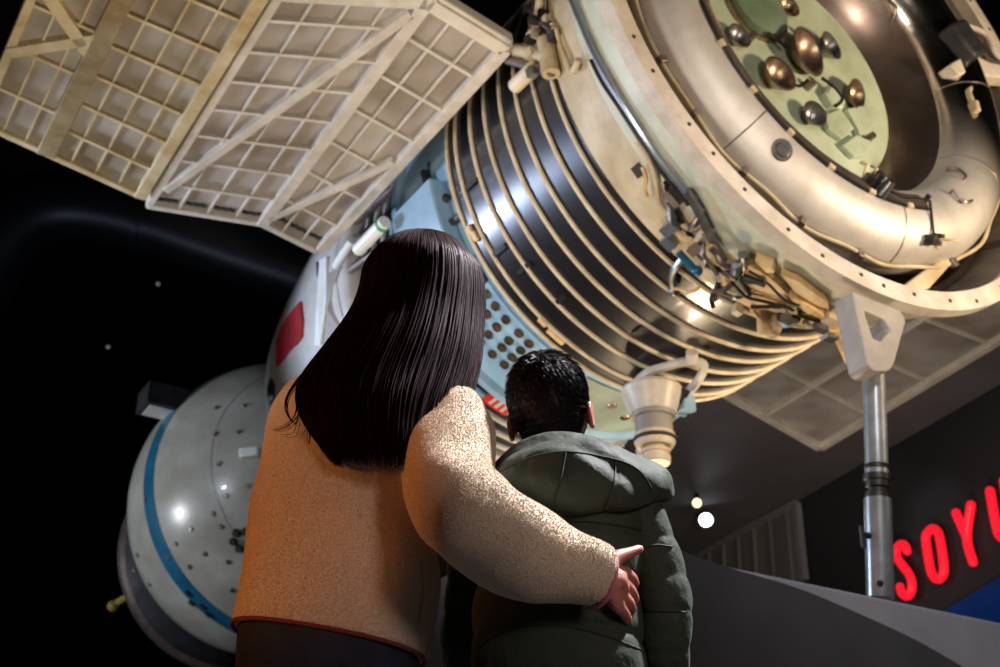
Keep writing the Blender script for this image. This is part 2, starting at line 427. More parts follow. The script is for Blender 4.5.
# engine bay
mb = MB(); mb.rev([(0, .235), (.575, .235), (.585, .24), (.585, .3)], 80)
eng = mb.build('engine_plate', 'engine', ship)
mb = MB(); mb.rev([(.588, .262), (.60, .262), (.605, .255), (.625, .22), (.665, .165), (.71, .12), (.75, .08), (.78, .05)], 128); mb.build('bay_wall', 'baywall', eng)
def bell(px, py, r, h, m='bronze', tilt=(0, 0), name='nozzle'):
    h *= .55
    P = disc(px, py, .235 - h * .6); Z = V((tilt[0], tilt[1], -1)).normalized(); x, y = frame(Z); P = P - Z * h * .6
    mb = MB(); mb.rev([(r * .35, 0), (r * .55, h * .25), (r * .86, h * .65), (r, h), (r * .95, h), (r * .8, h * .62), (r * .4, h * .2), (0, h * .1)], 28, O=P, ax=(x, y, Z))
    mb.rev([(r * 1.06, h * .97), (r * 1.06, h * 1.03), (r * .95, h * 1.03)], 28, O=P, ax=(x, y, Z), m=1)
    mb.build(name, [m, 'seam'], eng)
bell(776, 77, .085, .13); bell(803, 54, .115, .14, tilt=(.25, .1)); bell(827, 48, .07, .12, 'steel', (.2, 0)); bell(812, 116, .06, .11, 'steel', (-.1, .1))
bell(853, 95, .07, .1, tilt=(.3, .3)); bell(737, 38, .06, .09, 'steel'); bell(786, 8, .06, .1)
P = disc(757, 8, .22); mb = MB(); mb.rev([(0, -.06), (.1, -.055), (.16, -.03), (.17, .02)], 36, O=P); mb.rev([(.17, -.005), (.185, -.005), (.185, .02)], 36, O=P, m=1); mb.build('sage_dome', ['greencap', 'bronze'], eng)
P = disc(832, 100, .22); mb = MB(); mb.rev([(0, -.03), (.05, -.03), (.066, -.02), (.07, .02)], 6, O=P); mb.build('hexagonal_cap', 'engine', eng, angle=20)
for poly in ([(820, 118), (836, 112), (850, 132), (838, 142), (824, 132)], [(842, 112), (862, 108), (870, 128), (856, 140), (852, 130)], [(838, 148), (852, 138), (866, 144), (862, 158), (850, 160)]):
    mb = MB(); mb.prism([disc(px, py, .232) for px, py in poly], (0, 0, -.03)); mb.build('cover_facet', 'engine', eng, smooth=False, bevel=.006)
for pts in ([(768, 33), (778, 40), (786, 48)], [(788, 88), (792, 84), (800, 86), (808, 80)], [(822, 78), (830, 84), (838, 92), (842, 100), (836, 106)]):
    mb = MB(); mb.tube(cv([disc(px, py, .19) for px, py in pts], 4), .008, 6); mb.build('fuel_line', 'darkmetal', eng)
for px, py in ((798, 37), (806, 88), (748, 40), (866, 140)):
    P = disc(px, py, .235); mb = MB(); mb.rev([(0, -.05), (.016, -.05), (.02, 0)], 10, O=P); mb.build('bolt_boss', 'seam', eng)

# black ribbed radiator
mb = MB(); mb.rev([(1.09, .555), (1.104, .56), (1.104, 1.525), (1.05, 1.53)], 160)
rad = mb.build('radiator', 'black', ship)
for s in (.60, .654, .782, .913, 1.037, 1.171, 1.298, 1.436, 1.517)[1:]:
    mb = MB(); mb.rev([(1.110 + .0105 * math.cos(t), s + .0105 * math.sin(t)) for t in [2 * PI * j / 8 for j in range(8)]], 160, loop=True)
    mb.build('rib', 'rib', rad)
for px, py in ((472, 184), (500, 250), (524, 268), (560, 300), (590, 110), (640, 330)):
    P = cyl(px, py, 1.112); mb = MB(); t, a, n = hullax(P); mb.beam(P - a * .05, P + a * .05, .022, .012, n); mb.build('joint_strap', 'darkmetal', rad)
for px, py in ((470, 230), (475, 236), (543, 322), (552, 333), (560, 340)):
    P = cyl(px, py, 1.115); mb = MB(); mb.box(P, .05, .03, .02, hullax(P)); mb.build('rib_clamp', 'blanket', rad, bevel=.004)

# skirt plumbing
def on_skirt(px, py, lift=.012): P = cyl(px, py, skirt_r); n = V((P.x, P.y, 0)).normalized(); return P + n * lift
def pipe(pts, r, m, lift=.015, name='pipe', parent=ship, fn=None, k=5):
    mb = MB(); mb.tube(cv([(fn or on_skirt)(px, py, lift) for px, py in pts], k), r, 8); return mb.build(name, m, parent)
pipe([(566, -22), (575, 0), (584, 22), (598, 54), (616, 86), (638, 122), (660, 155), (688, 190), (704, 210)], .014, 'blue_pipe', .018)
pipe([(593, 60), (604, 82), (620, 106), (640, 137), (662, 170), (690, 204)], .008, 'darkmetal', .012)
pipe([(640, 140), (655, 165), (662, 200), (676, 215), (690, 226)], .013, 'cream', .02)
pipe([(668, 180), (674, 202), (690, 230), (700, 240)], .011, 'darkmetal', .02)
pipe([(690, 187), (700, 205), (716, 238), (726, 255)], .018, 'steel', .03)
pipe([(560, 30), (564, 44), (570, 58), (572, 66)], .009, 'blanket', .02)
pipe([(572, 62), (578, 72), (584, 60)], .014, 'cream', .03)
mb = MB(); P = on_skirt(639, 170, .004); mb.box(P, .05, .05, .01, hullax(P)); mb.build('access_port', 'slot', ship)
# clutter of lines and small fittings low on the skirt
for i in range(34):
    t = random.random(); px = 668 + 84 * t + random.gauss(0, 12); py = 214 + 66 * t + random.gauss(0, 13)
    P = on_skirt(px, py, .02 + random.random() * .05); T, A_, N_ = hullax(P)
    mb = MB(); kd = random.random()
    d = (T * random.uniform(-1, 1) + A_ * random.uniform(-1, 1) + N_ * random.uniform(-.3, .5)).normalized()
    if kd < .55:
        mb.tube(cv([P, P + d * .04 + N_ * .02, P + d * .08, P + d * .11 + T * random.uniform(-.05, .05)], 4), random.uniform(.007, .014), 7); nm = 'feed_line'
    elif kd < .8:
        mb.box(P, random.uniform(.03, .08), random.uniform(.03, .07), random.uniform(.03, .05), (T, A_, N_)); nm = 'junction_block'
    else:
        x, y = frame(d); mb.rev([(0, 0), (.02, 0), (.022, .03), (.014, .05), (.014, .09), (0, .09)], 10, O=P, ax=(x, y, d)); nm = 'coupling'
    mb.build(nm, random.choice(['steel', 'darkmetal', 'cream', 'blanket', 'seam', 'blue_pipe']), ship)
mb = MB(); mb.tube([on_skirt(684, 242, .07), on_skirt(699, 256, .08)], .016, 10); x = on_skirt(702, 258, .08); mb.ball(x, .024, 8); mb.build('blue_coupling', 'stripe', ship)
# yellowed thermal blanket panels along the bottom
def curved_panel(poly, lift, th, m, name):
    mb = MB(); out = [on_skirt(px, py, lift) for px, py in poly]; inn = [on_skirt(px, py, lift - th) for px, py in poly]
    n = len(poly); c1, c2 = sum(out, V()) / n, sum(inn, V()) / n
    c1 += V((c1.x, c1.y, 0)).normalized() * .02
    vs = out + inn + [c1, c2]; fs = []
    for i in range(n): j = (i + 1) % n; fs += [(i, j, j + n, i + n), (2 * n, j, i), (2 * n + 1, i + n, j + n)]
    mb.add(vs, fs); return mb.build(name, m, ship, angle=50)
curved_panel([(738, 262), (752, 257), (770, 268), (790, 286), (788, 292), (768, 286), (756, 284), (745, 274)], .05, .04, 'blanket', 'thermal_blanket')
curved_panel([(722, 275), (735, 270), (752, 284), (772, 291), (787, 296), (770, 300), (752, 300), (736, 290)], .05, .05, 'blanket', 'thermal_blanket')
curved_panel([(757, 252), (774, 258), (776, 264), (768, 264)], .05, .05, 'blanket', 'thermal_blanket')
curved_panel([(782, 266), (800, 274), (826, 294), (828, 300), (812, 296), (796, 284)], .045, .04, 'blanket', 'thermal_blanket')
curved_panel([(790, 284), (806, 290), (824, 303), (820, 305), (804, 298)], .07, .04, 'blanket', 'thermal_blanket')
curved_panel([(796, 305), (806, 308), (822, 311), (824, 318), (810, 317), (800, 313)], .06, .05, 'blanket', 'thermal_blanket')
pipe([(735, 268), (748, 282), (764, 286), (788, 292), (800, 300), (820, 306)], .007, 'darkmetal', .08)
pipe([(752, 258), (768, 268), (786, 286), (800, 290)], .006, 'darkmetal', .075)
for i in range(18):
    px, py = random.uniform(778, 832), 0; py = 280 + (px - 778) * .5 + random.uniform(0, 22); P = on_skirt(px, py, random.uniform(.04, .09)); ax = hullax(P)
    mb = MB()
    if i % 2: mb.box(P, random.uniform(.03, .07), random.uniform(.02, .05), .03, ax); nm = 'junction_block'
    else: mb.tube([P, P + ax[0] * random.uniform(-.1, .1) + ax[1] * random.uniform(-.1, .1)], .009, 7); nm = 'feed_line'
    mb.build(nm, random.choice(['blanket', 'steel', 'darkmetal', 'cream']), ship)
# small thrusters hanging below
def thruster(px, py, m, tx, ty, h=.085, r=.035):
    P = on_skirt(px, py, .02); Q = MI @ (MS @ P + V((0, 0, -.001))); Z = (on_skirt(px + tx, py + ty, .09) - P).normalized(); x, y = frame(Z)
    mb = MB(); mb.rev([(0, 0), (r * .5, 0), (r * .45, h * .3), (r * .6, h * .5), (r, h), (r * .85, h), (0, h * .5)], 16, O=P, ax=(x, y, Z)); mb.build('thruster', m, ship)
thruster(783, 302, 'ltblue', 6, 8); thruster(758, 303, 'blanket', 6, 10, .12, .035)
mb = MB(); mb.tube(cv([cyl(764, 303, 1.19), cyl(768, 315, 1.2), cyl(772, 326, 1.2), cyl(778, 328, 1.17)], 4), .02, 8); mb.ball(cyl(774, 330, 1.2), .03, 8); mb.ball(cyl(772, 318, 1.2), .03, 8); mb.build('jointed_arm', 'cream', ship)
mb = MB(); mb.tube(cv([cyl(690, 250, 1.16), cyl(677, 266, 1.17), cyl(672, 276, 1.16), cyl(674, 290, 1.14)], 4), .017, 8); mb.ball(cyl(674, 291, 1.14), .026, 8); mb.build('jointed_arm', 'steel', ship)
# bundle hanging beside the support bracket
pipe([(826, 314), (832, 322), (840, 340), (850, 362)], .022, 'blanket', .0, 'hose', fn=lambda px, py, l: L(px, py, 5.75))
# box and bracket on the right side of the rim
ax3 = (V((1, 0, 0)), V((0, 1, 0)), V((0, 0, 1)))
P = disc(958, 46, -.05); mb = MB(); x = disc(980, 37, -.05) - P; x.normalize(); y = V((0, 0, 1)).cross(x)
mb.box(P, .15, .2, .16, (x, y, V((0, 0, 1)))); mb.build('grey_equipment_box', 'grime', ship, bevel=.02)
mb = MB(); mb.tube(cv([disc(968, 26, -.02), disc(985, 34, -.03), disc(994, 52, -.03), disc(1004, 62, -.02)], 4), .014, 8); mb.build('hose', 'flange', ship)
mb = MB(); mb.prism([disc(px, py, -.06) for px, py in ((950, 64), (970, 52), (990, 62), (1012, 66), (1012, 78), (990, 76), (972, 72), (960, 74))], (0, 0, .08)); mb.build('rim_bracket', 'flange', ship, bevel=.008)
mb = MB(); P = disc(974, 108, -.06); mb.box(P, .03, .06, .05); mb.tube([P, disc(968, 92, -.05), disc(974, 84, -.05)], .016, 8); mb.build('latch', 'cream', ship, bevel=.004)
for px, py in ((987, 126), (998, 150)): mb = MB(); mb.rev([(0, -.01), (.02, -.01), (.025, 0), (.025, .03)], 10, O=disc(px, py, .06)); mb.build('bolt_boss', 'steel', ship)

# light blue instrument section with ventilated plate
mb = MB(); mb.rev([(1.10, 1.525), (1.085, 1.56), (1.06, 1.58), (1.06, 2.06), (1.09, 2.08), (1.09, 2.12), (1.0, 2.13)], 128)
ins = mb.build('instrument_section', 'ltblue', ship)
def patch(p0, p1, s0, s1, r, th, mb, m=0, n=14):
    R = []
    for k in range(n + 1):
        a = p0 + (p1 - p0) * k / n; R.append([pol(a, s0, r), pol(a, s1, r), pol(a, s1, r + th), pol(a, s0, r + th)])
    mb.rings(R, True, m)
mb = MB(); patch(113, 141, 1.6, 2.04, 1.055, .02, mb)
for px, py in ((486.5, 294), (495.5, 306), (481, 302), (487, 314), (506, 319.5), (480.5, 322.5), (497, 327), (488.6, 334.5), (519, 333), (509, 340.5), (480.5, 341), (502, 347.4), (521, 350.4), (492.5, 354), (512, 357), (504.5, 364.5), (529, 343.5)):
    P = cyl(px, py, 1.077)
    t, a, n = hullax(P); mb.rev([(0, .003), (.017, .003), (.020, .009), (.025, .009), (.027, -.002)], 12, O=P, ax=(t, a, n), m=1)
mb.build('vent_plate', ['ltblue', 'hole'], ins)
for px, py in ((560, 356), (575, 362), (612, 405), (625, 417)):
    P = cyl(px, py, 1.07); mb = MB(); t, a, n = hullax(P); mb.rev([(0, .012), (.022, .012), (.026, 0)], 12, O=P, ax=(t, a, n)); mb.build('bolt_boss', 'bronze', ins)
mb = MB(); patch(62, 104, 1.62, 2.04, 1.056, .014, mb, n=16); mb.build('lower_cover', 'cover', ins)
mb = MB(); patch(150, 172, 1.62, 2.0, 1.06, .10, mb, n=8); mb.build('access_door', 'ltblue', ins, bevel=.01)
mb = MB(); patch(141.5, 149, 1.6, 2.0, 1.055, .03, mb, n=6); mb.build('recess_panel', 'grime', ins)
for q in ([(447, 196), (440, 214), (452, 222), (462, 214)], [(424, 172), (430, 190), (444, 204)]):
    mb = MB(); mb.tube(cv([cyl(px, py, 1.09) for px, py in q], 4), .02, 8); mb.build('hose', 'grime', ins)
# dark ringed neck ahead of it
mb = MB(); mb.rev([(1.0, 2.12), (1.0, 2.62), (.9, 2.64)], 128); neck = mb.build('ringed_neck', 'black', ship)
for s in (2.17, 2.26, 2.36, 2.47, 2.58):
    mb = MB(); mb.rev([(1.01 + .018 * math.cos(t), s + .018 * math.sin(t)) for t in [2 * PI * j / 8 for j in range(8)]], 128, loop=True); mb.build('rib', 'ltblue' if s < 2.3 else 'white', neck)
mb = MB(); patch(109, 117, 2.13, 2.24, 1.03, .03, mb, n=5)
for k in range(3): patch(110.5 + k * 2, 111.4 + k * 2, 2.15, 2.22, 1.06, .004, mb, 1, n=2)
mb.build('red_tag', ['redtag', 'white'], neck, smooth=False)
# truss bars and white tubes ahead of the wing
for a in range(170, 215, 9):
    mb = MB(); mb.tube([pol(a, 2.1, 1.06), pol(a + 4.5, 2.66, 1.06)], .022, 8); mb.build('truss_bar', 'seam', neck)
def rod(p, q, r, m, d0, d1, band=False, name='rod'):
    a, b = L(*p, d0), L(*q, d1); mb = MB(); mb.tube([a, b], r, 12)
    if band: mb.tube([a.lerp(b, .06), a.lerp(b, .14)], r * 1.08, 12, m=1)
    mb.build(name, [m, 'greenband'], ship)
rod((385, 222), (358, 250), .035, 'ptfe', 6.55, 6.75, True, 'antenna_tube'); rod((352, 240), (336, 266), .025, 'ptfe', 7.0, 7.2, False, 'antenna_tube'); rod((318, 262), (321, 330), .012, 'darkmetal', 7.5, 7.45, False, 'antenna_rod')
# descent module
dmp = [(.9, 2.66), (1.06, 2.68), (1.10, 2.8), (1.095, 3.1), (1.06, 3.45), (1.0, 3.8), (.9, 4.2), (.76, 4.5), (.6, 4.68), (.52, 4.76), (.5, 4.95)]
mb = MB(); P = cv([V((r, s, 0)) for r, s in dmp], 4); mb.rev([(p.x, p.y) for p in P], 128); dm = mb.build('descent_module', 'white', ship)
def dmr(s):
    for (r0, s0), (r1, s1) in zip(dmp, dmp[1:]):
        if s0 <= s <= s1: return r0 + (r1 - r0) * (s - s0) / (s1 - s0)
    return 0
def dmpatch(poly, lift, m, name):
    out = []
    for px, py in poly:
        P = cyl(px, py, dmr); n = V((P.x, P.y, 0)).normalized(); out.append((P + n * lift, P - n * .02))
    mb = MB(); n = len(out); mb.add([o for o, _ in out] + [i for _, i in out], [tuple(range(n))] + [(i, (i + 1) % n, (i + 1) % n + n, i + n) for i in range(n)]); mb.build(name, m, dm, smooth=False)
dmpatch([(303, 302), (296, 310), (289, 319), (283, 330), (279, 342), (278.5, 354), (279, 367), (285, 360), (292, 350), (299, 344), (304, 337), (305, 320)], .02, 'red', 'red_patch')
dmpatch([(270, 388), (273, 378), (276, 384), (276, 396), (272.5, 404), (270, 398)], .02, 'glass', 'window')
dmpatch([(332, 275), (344, 268), (368, 262), (372, 280), (360, 310), (345, 330), (330, 340), (332, 310)], .03, 'bracket', 'hatch_panel')
dmpatch([(323, 262), (330, 258), (330, 300), (324, 345), (318, 345), (321, 300)], .025, 'ptfe', 'edge_strip')
mb = MB(); mb.rev([(1.1, 2.76), (1.11, 2.78), (1.11, 2.82), (1.1, 2.84)], 128); mb.build('base_ring', 'white', dm)
mb = MB(); mb.rev([(.5, 4.9), (.54, 4.92), (.54, 5.0), (.5, 5.02), (.5, 5.3)], 64); mb.build('tunnel', 'white', ship)
# spherical orbital module with blue stripe
SC_, RS = 6.12, 1.145; OM = V((.04, .09, 0))
def zone(t0, t1, r, n=10): return [(r * math.sin(t0 + (t1 - t0) * k / n), SC_ - r * math.cos(t0 + (t1 - t0) * k / n)) for k in range(n + 1)]
mb = MB(); mb.rev(zone(.35, 3.0, RS, 48), 144, O=OM); om = mb.build('orbital_module', 'hull', ship)
mb = MB(); T0, T1 = R_(75), R_(82); mb.rev(zone(T0, T1, RS + .003, 6), 144, O=OM); mb.build('blue_stripe', 'stripe', om)
mb = MB(); mb.rev(zone(R_(48), R_(48.5), RS + .003, 2), 144, O=OM); mb.build('weld_seam', 'hull', om)
def sph(px, py, r=RS):
    o, d = lray(px, py); o = o - V((0, 0, SC_)) - OM; a = d.dot(d); b = o.dot(d); c = o.dot(o) - r * r; q = max(b * b - a * c, 0)
    P = o + d * ((-b - math.sqrt(q)) / a); return P + V((0, 0, SC_)) + OM, P.normalized()
dots = [(217, 408), (245, 406), (239, 432), (216, 434), (219, 464), (248, 486), (226, 496), (213, 514), (221, 527), (191, 529), (176, 544), (205, 554), (190, 567), (169, 558), (228, 562), (146, 500), (138, 555), (134, 571), (150, 584), (232, 590)]
for px, py in dots:
    P, n = sph(px, py); x, y = frame(n); mb = MB(); mb.rev([(0, .012), (.014, .012), (.02, 0)], 10, O=P, ax=(x, y, n)); mb.build('rivet', 'seam', om)
P, n = sph(250, 455); x, y = frame(n); mb = MB(); mb.box(P + n * .03, .07, .13, .08, (x, y, n)); mb.build('sensor_box', 'ptfe', om, bevel=.01)
P, n = sph(242, 540); x, y = frame(n); mb = MB()
for k in range(6): mb.rev([(0, .03), (.022, .03), (.03, 0)], 10, O=P + (x * math.cos(k * 1.05) + y * math.sin(k * 1.05)) * .065, ax=(x, y, n))
mb.build('thruster_cluster', 'slot', om)
P, n = sph(198, 604); x, y = frame(n); mb = MB()
for k in range(4): mb.box(P + x * (k - 1.5) * .07 + y * random.uniform(-.04, .04), .05, .03, .03, (x, y, n))
mb.build('thruster_cluster', 'slot', om)
bx = L(163, 402, 9.9); mb = MB(); mb.box(bx, .32, .18, .26); mb.box(bx + V((0, .095, 0)), .25, .01, .19, m=1)  # pale plate underneath stands in for the lit lower face
mb.tube([bx, L(200, 420, 10.2)], .03, 8); mb.build('antenna_box', ['grime', 'white'], om, bevel=.015)
# docking gear at the far end
mb = MB(); mb.rev([(.7, 6.95), (.88, 7.05), (.92, 7.2), (.88, 7.4), (.7, 7.6), (.45, 7.7), (0, 7.75)], 64, O=OM * 2); dg_ = mb.build('docking_port', 'grime', ship)
mb = MB(); mb.rev([(.91, 7.15), (.95, 7.17), (.95, 7.23), (.91, 7.25)], 64, O=OM * 2); mb.build('docking_ring', 'seam', dg_)
mb = MB(); mb.tube([L(112, 606, 10.9), L(128, 596, 10.9), L(146, 590, 10.9)], .03, 8); mb.ball(L(113, 606, 10.9), .05, 8); mb.build('yellow_handle', 'yellow', dg_)

# solar wings: plates with ribs on the underside
WYL = .05
def wing(panels, label):
    w = empty('solar_wing'); w.parent = ship; w['label'] = label
    for pn in panels:
        c = [flat(px, py, WYL) for px, py in pn['c']]          # root aft, root front, tip front, tip aft
        def g(u, v, y=0): return c[0].lerp(c[1], v).lerp(c[3].lerp(c[2], v), u) + V((0, y, 0))     # u along the span, v along the hull
        q = empty('panel'); q.parent = w
        mb = MB(); mb.prism([g(0, 0, -.03), g(0, 1, -.03), g(1, 1, -.03), g(1, 0, -.03)], (0, .02, 0)); mb.build('sheet', pn['sheet'], q, smooth=False)
        mb = MB()
        for a, b in (((0, 0), (0, 1)), ((0, 1), (1, 1)), ((1, 1), (1, 0)), ((1, 0), (0, 0))): mb.beam(g(*a, -.01), g(*b, -.01), .04, .05, (0, 1, 0))
        mb.build('edge_frame', pn['spar'], q, smooth=False, bevel=.006)
        for k in range(1, pn['nv']):
            mb = MB(); v = k / pn['nv']; mb.beam(g(.01, v), g(.99, v), .018, .022, (0, 1, 0)); mb.build('span_rib', pn['spar'], q, smooth=False)
        for k in range(1, pn['nu']):
            mb = MB(); u = k / pn['nu']; mb.beam(g(u, .01), g(u, .99), .010, .014, (0, 1, 0)); mb.build('cross_rib', pn['spar'], q, smooth=False)
        for (u0, v0, u1, v1, ww) in pn['beams']:
            mb = MB(); mb.beam(g(u0, v0, .005), g(u1, v1, .005), ww, .045, (0, 1, 0)); mb.build('main_beam', pn['spar'], q, smooth=False, bevel=.005)
        for (u, v) in pn.get('slots', []):
            mb = MB(); mb.box(g(u, v, -.006), .036, .008, .024); mb.build('slot', 'slot', q, smooth=False)
    return w
sl = [(x / 16, .965) for x in range(1, 16) if x not in (4, 8, 12)]
wl_ = wing([
    dict(c=[(510, 42), (318, 251), (262, 223), (432, -6)], sheet='panel', spar='spar', nv=7, nu=3, beams=[(.0, .02, .0, .98, .06), (1, 0, 1, 1, .06), (.08, .52, .97, .96, .04), (0, .02, 1, .02, .07)], slots=[(x / 9, .95) for x in range(1, 9)]),
    dict(c=[(432, -6), (262, 223), (149, 205), (285, -14)], sheet='panel', spar='spar', nv=8, nu=4, beams=[(.05, .06, .95, .9, .045), (0, .02, 1, .02, .07)], slots=sl),
    dict(c=[(267, -14), (140, 195), (46, 152), (152, -62)], sheet='panelb', spar='sparb', nv=7, nu=4, beams=[(1, 0, 1, 1, .09), (0, 0, 0, 1, .06)]),
    dict(c=[(152, -62), (46, 152), (-20, 122), (70, -96)], sheet='panelb', spar='sparb', nv=5, nu=3, beams=[(0, .5, 1, .3, .06), (0, .4, 1, .62, .06), (0, 0, 0, 1, .09)]),
], 'left wing near the rim, four ribbed panels')
mb = MB(); mb.tube([flat(152, 200, WYL) + V((0, 0, 0)), flat(148, 207, WYL)], .012, 8); mb.build('hinge', 'spar', wl_)
wing([dict(c=[(905, 255), (700, 378), (820, 447), (1060, 302)], sheet='panel', spar='spar', nv=4, nu=2, beams=[(1, 0, 1, 1, .06), (0, 1, 1, 1, .06), (.5, 0, .5, 1, .03)])], 'right wing behind the support pole')
# wing bracket on the hull
hb = [cyl(px, py, 1.2) for px, py in ((512, 50), (528, 46), (548, 40), (556, 58), (556, 78), (540, 66), (524, 62), (510, 62))]
mb = MB(); mb.prism([p + V((-.02, -.02, 0)) for p in hb], V((.09, .05, 0))); mb.build('wing_bracket', 'cream', ship, bevel=.012)
for a, b, r in (((508, 48), (548, 56), .03), ((508, 60), (552, 72), .022), ((515, 86), (534, 68), .035), ((536, 28), (540, 0), .02), ((546, 40), (551, 74), .04), ((528, 8), (552, 30), .016)):
    mb = MB(); mb.tube([cyl(*a, 1.21), cyl(*b, 1.23)], r, 10); mb.build('hinge_strut', random.choice(['cream', 'rib', 'seam']), ship)
for i in range(16):
    P = cyl(random.uniform(530, 562), random.uniform(-5, 78), 1.2 + random.uniform(-.01, .05)); ax = hullax(P); mb = MB()
    mb.box(P, random.uniform(.02, .06), random.uniform(.02, .06), .04, ax); mb.build('junction_block', random.choice(['cream', 'darkmetal', 'rib', 'steel', 'slot']), ship)

# periscope hanging under the instrument section
pr = empty('periscope'); pr.parent = ship
def h(px, py, d=6.0): return L(px, py, d)
DN = -UPL; hx, hy = frame(DN)
mb = MB(); fr = [cyl(628, 392, 1.14), cyl(646, 374, 1.16), cyl(668, 366, 1.16), cyl(692, 361, 1.15), cyl(704, 366, 1.17), cyl(697, 382, 1.2), cyl(688, 392, 1.2)]
mb.tube(cv(fr, 4), .022, 8); mb.tube([fr[-1], cyl(676, 398, 1.2)], .02, 8); mb.build('cradle', 'spar', pr)
mb = MB(); mb.tube([cyl(692, 361, 1.16), cyl(692, 352, 1.14)], .03, 8); mb.build('cradle_lug', 'spar', pr)
d0 = (W(0, 0, 1) - CAM).length
top = MI @ W(652, 392, ((MS @ cyl(646, 374, 1.16)) - CAM).dot(V((0, CP, SP))) - .02)
dep = ((MS @ top) - CAM).dot(V((0, CP, SP))); pxm = FPX / dep
def seg(prof, m, name):
    mb = MB(); mb.rev([(r / pxm, z / pxm) for r, z in prof], 40, O=top, ax=(hx, hy, DN)); return mb.build(name, m, pr, angle=25)
seg([(0, -4), (29, -4), (31, 0), (30, 4), (21.5, 26), (0, 27)], 'spar', 'cone_housing')
seg([(22, 24), (22.6, 26), (22, 29), (18.6, 30), (18.6, 46), (17, 47)], 'bracket', 'barrel')
seg([(12, 46), (20, 46), (21, 49), (20, 56), (17.5, 60), (12, 60)], 'rib', 'barrel_ring')
seg([(11, 56), (11, 63), (14.5, 63), (14.5, 66), (12.5, 67), (12.5, 69), (14.5, 70), (14.5, 75), (13, 77)], 'rib', 'lens_tube')
seg([(0, 78), (13, 77), (14, 74)], 'lens', 'lens')
seg([(20.5, 49.6), (21.4, 50.4), (21.2, 53), (20.3, 54)], 'slot', 'ring_groove')
mb = MB(); mb.tube(cv([cyl(650, 386, 1.25), cyl(660, 396, 1.29), cyl(676, 398, 1.27), cyl(684, 388, 1.23)], 4), .035, 8); mb.build('black_hose', 'darkmetal', pr)
mb = MB(); P = top + (L(684, 405, dep) - L(652, 392, dep)); mb.box(P, .07, .09, .08, (hx, hy, DN)); mb.tube(cv([P, L(690, 418, dep), L(680, 430, dep), L(676, 436, dep)], 4), .012, 8, m=1); mb.build('side_motor', ['ltblue', 'darkmetal'], pr, bevel=.008)
mb = MB(); P = L(643, 452, dep); mb.box(P, .05, .05, .04, (hx, hy, DN)); mb.build('sensor_foot', 'white', pr, bevel=.006)

# ------------------------------------------------------------------ support stand
bt = MS @ disc(874, 370, .06); rb = ray(880.5, 598); k = (bt - CAM).dot(SX) / rb.dot(SX); bot = CAM + rb * k; PLZ = bot.z
st = empty('support_stand', bot)
toL = lambda p: (MS @ p) - bot
outer = [(852, 291), (902, 311), (906, 321), (894, 365), (889, 371), (874, 371), (868, 365)]
hole = [(864, 310), (884, 319), (891, 329), (881, 341), (873, 338)]
o3, h3 = [toL(disc(px, py, -.03)) for px, py in outer], [toL(disc(px, py, -.03)) for px, py in hole]
mb = MB(); th = SZ * .10
def strip(P, Q):
    # annular plate between outline and hole, both resampled to the same count
    def rs(P, n=40):
        Ls = [(P[(i + 1) % len(P)] - P[i]).length for i in range(len(P))]; T = sum(Ls); out = []
        for k in range(n):
            t = T * k / n; i = 0
            while t > Ls[i]: t -= Ls[i]; i += 1
            out.append(P[i].lerp(P[(i + 1) % len(P)], t / Ls[i]))
        return out
    c = sum(Q, V()) / len(Q)
    def srt(P):
        P = rs(P); e1 = SX; e2 = V((0, 0, 1)); n = 40; out = []
        ang = [math.atan2((p - c).dot(e2), (p - c).dot(e1)) for p in P]; i0 = min(range(n), key=lambda i: abs(ang[i] - 2.4)); P = P[i0:] + P[:i0]
        if (P[1] - P[0]).cross(P[0] - c).dot(SZ) > 0: P = [P[0]] + P[:0:-1]
        return P
    return srt(P), srt(Q)
A, B = strip(o3, h3); mb.rings([A, B, [p + th for p in B], [p + th for p in A]], False, loop=True)
mb.build('bracket', 'bracket', st, bevel=.006)
top = bt - bot
mb = MB(); mb.tube([top + V((0, 0, .02)), top * .52], .043, 28); mb.build('upper_pole', 'galv', st)
mb = MB(); mb.rev([(.04, .575), (.046, .565), (.046, .55), (.036, .545), (.036, .53), (.05, .525), (.05, .50), (.044, .495), (.044, .47), (.036, .465), (.036, .45), (.046, .445), (.046, .40), (.05, .39)], 28, O=V((0, 0, 0)), ax=(SX, SX.cross(top.normalized()) * -1, top)); mb.build('collar', 'darkmetal', st)
mb = MB(); mb.tube([top * .42, V((0, 0, 0))], .05, 28); mb.build('lower_pole', 'galv', st)
mb = MB(); mb.tube([top * .25 - SX * .04, top * .25 - SX * .085], .012, 8); mb.tube([top * .25 - SX * .085 + V((0, 0, .03)), top * .25 - SX * .085 - V((0, 0, .05))], .01, 8); mb.build('locking_pin', 'darkmetal', st)
vc = (CAM - bot).normalized(); mb = MB(); mb.tube([top * .06 + vc * .045, top * .06 + vc * .055], .012, 8); mb.build('bolt_head', 'darkmetal', st)
tag(st, 'grey steel support pole with triangular bracket under the white rim', 'support stand')

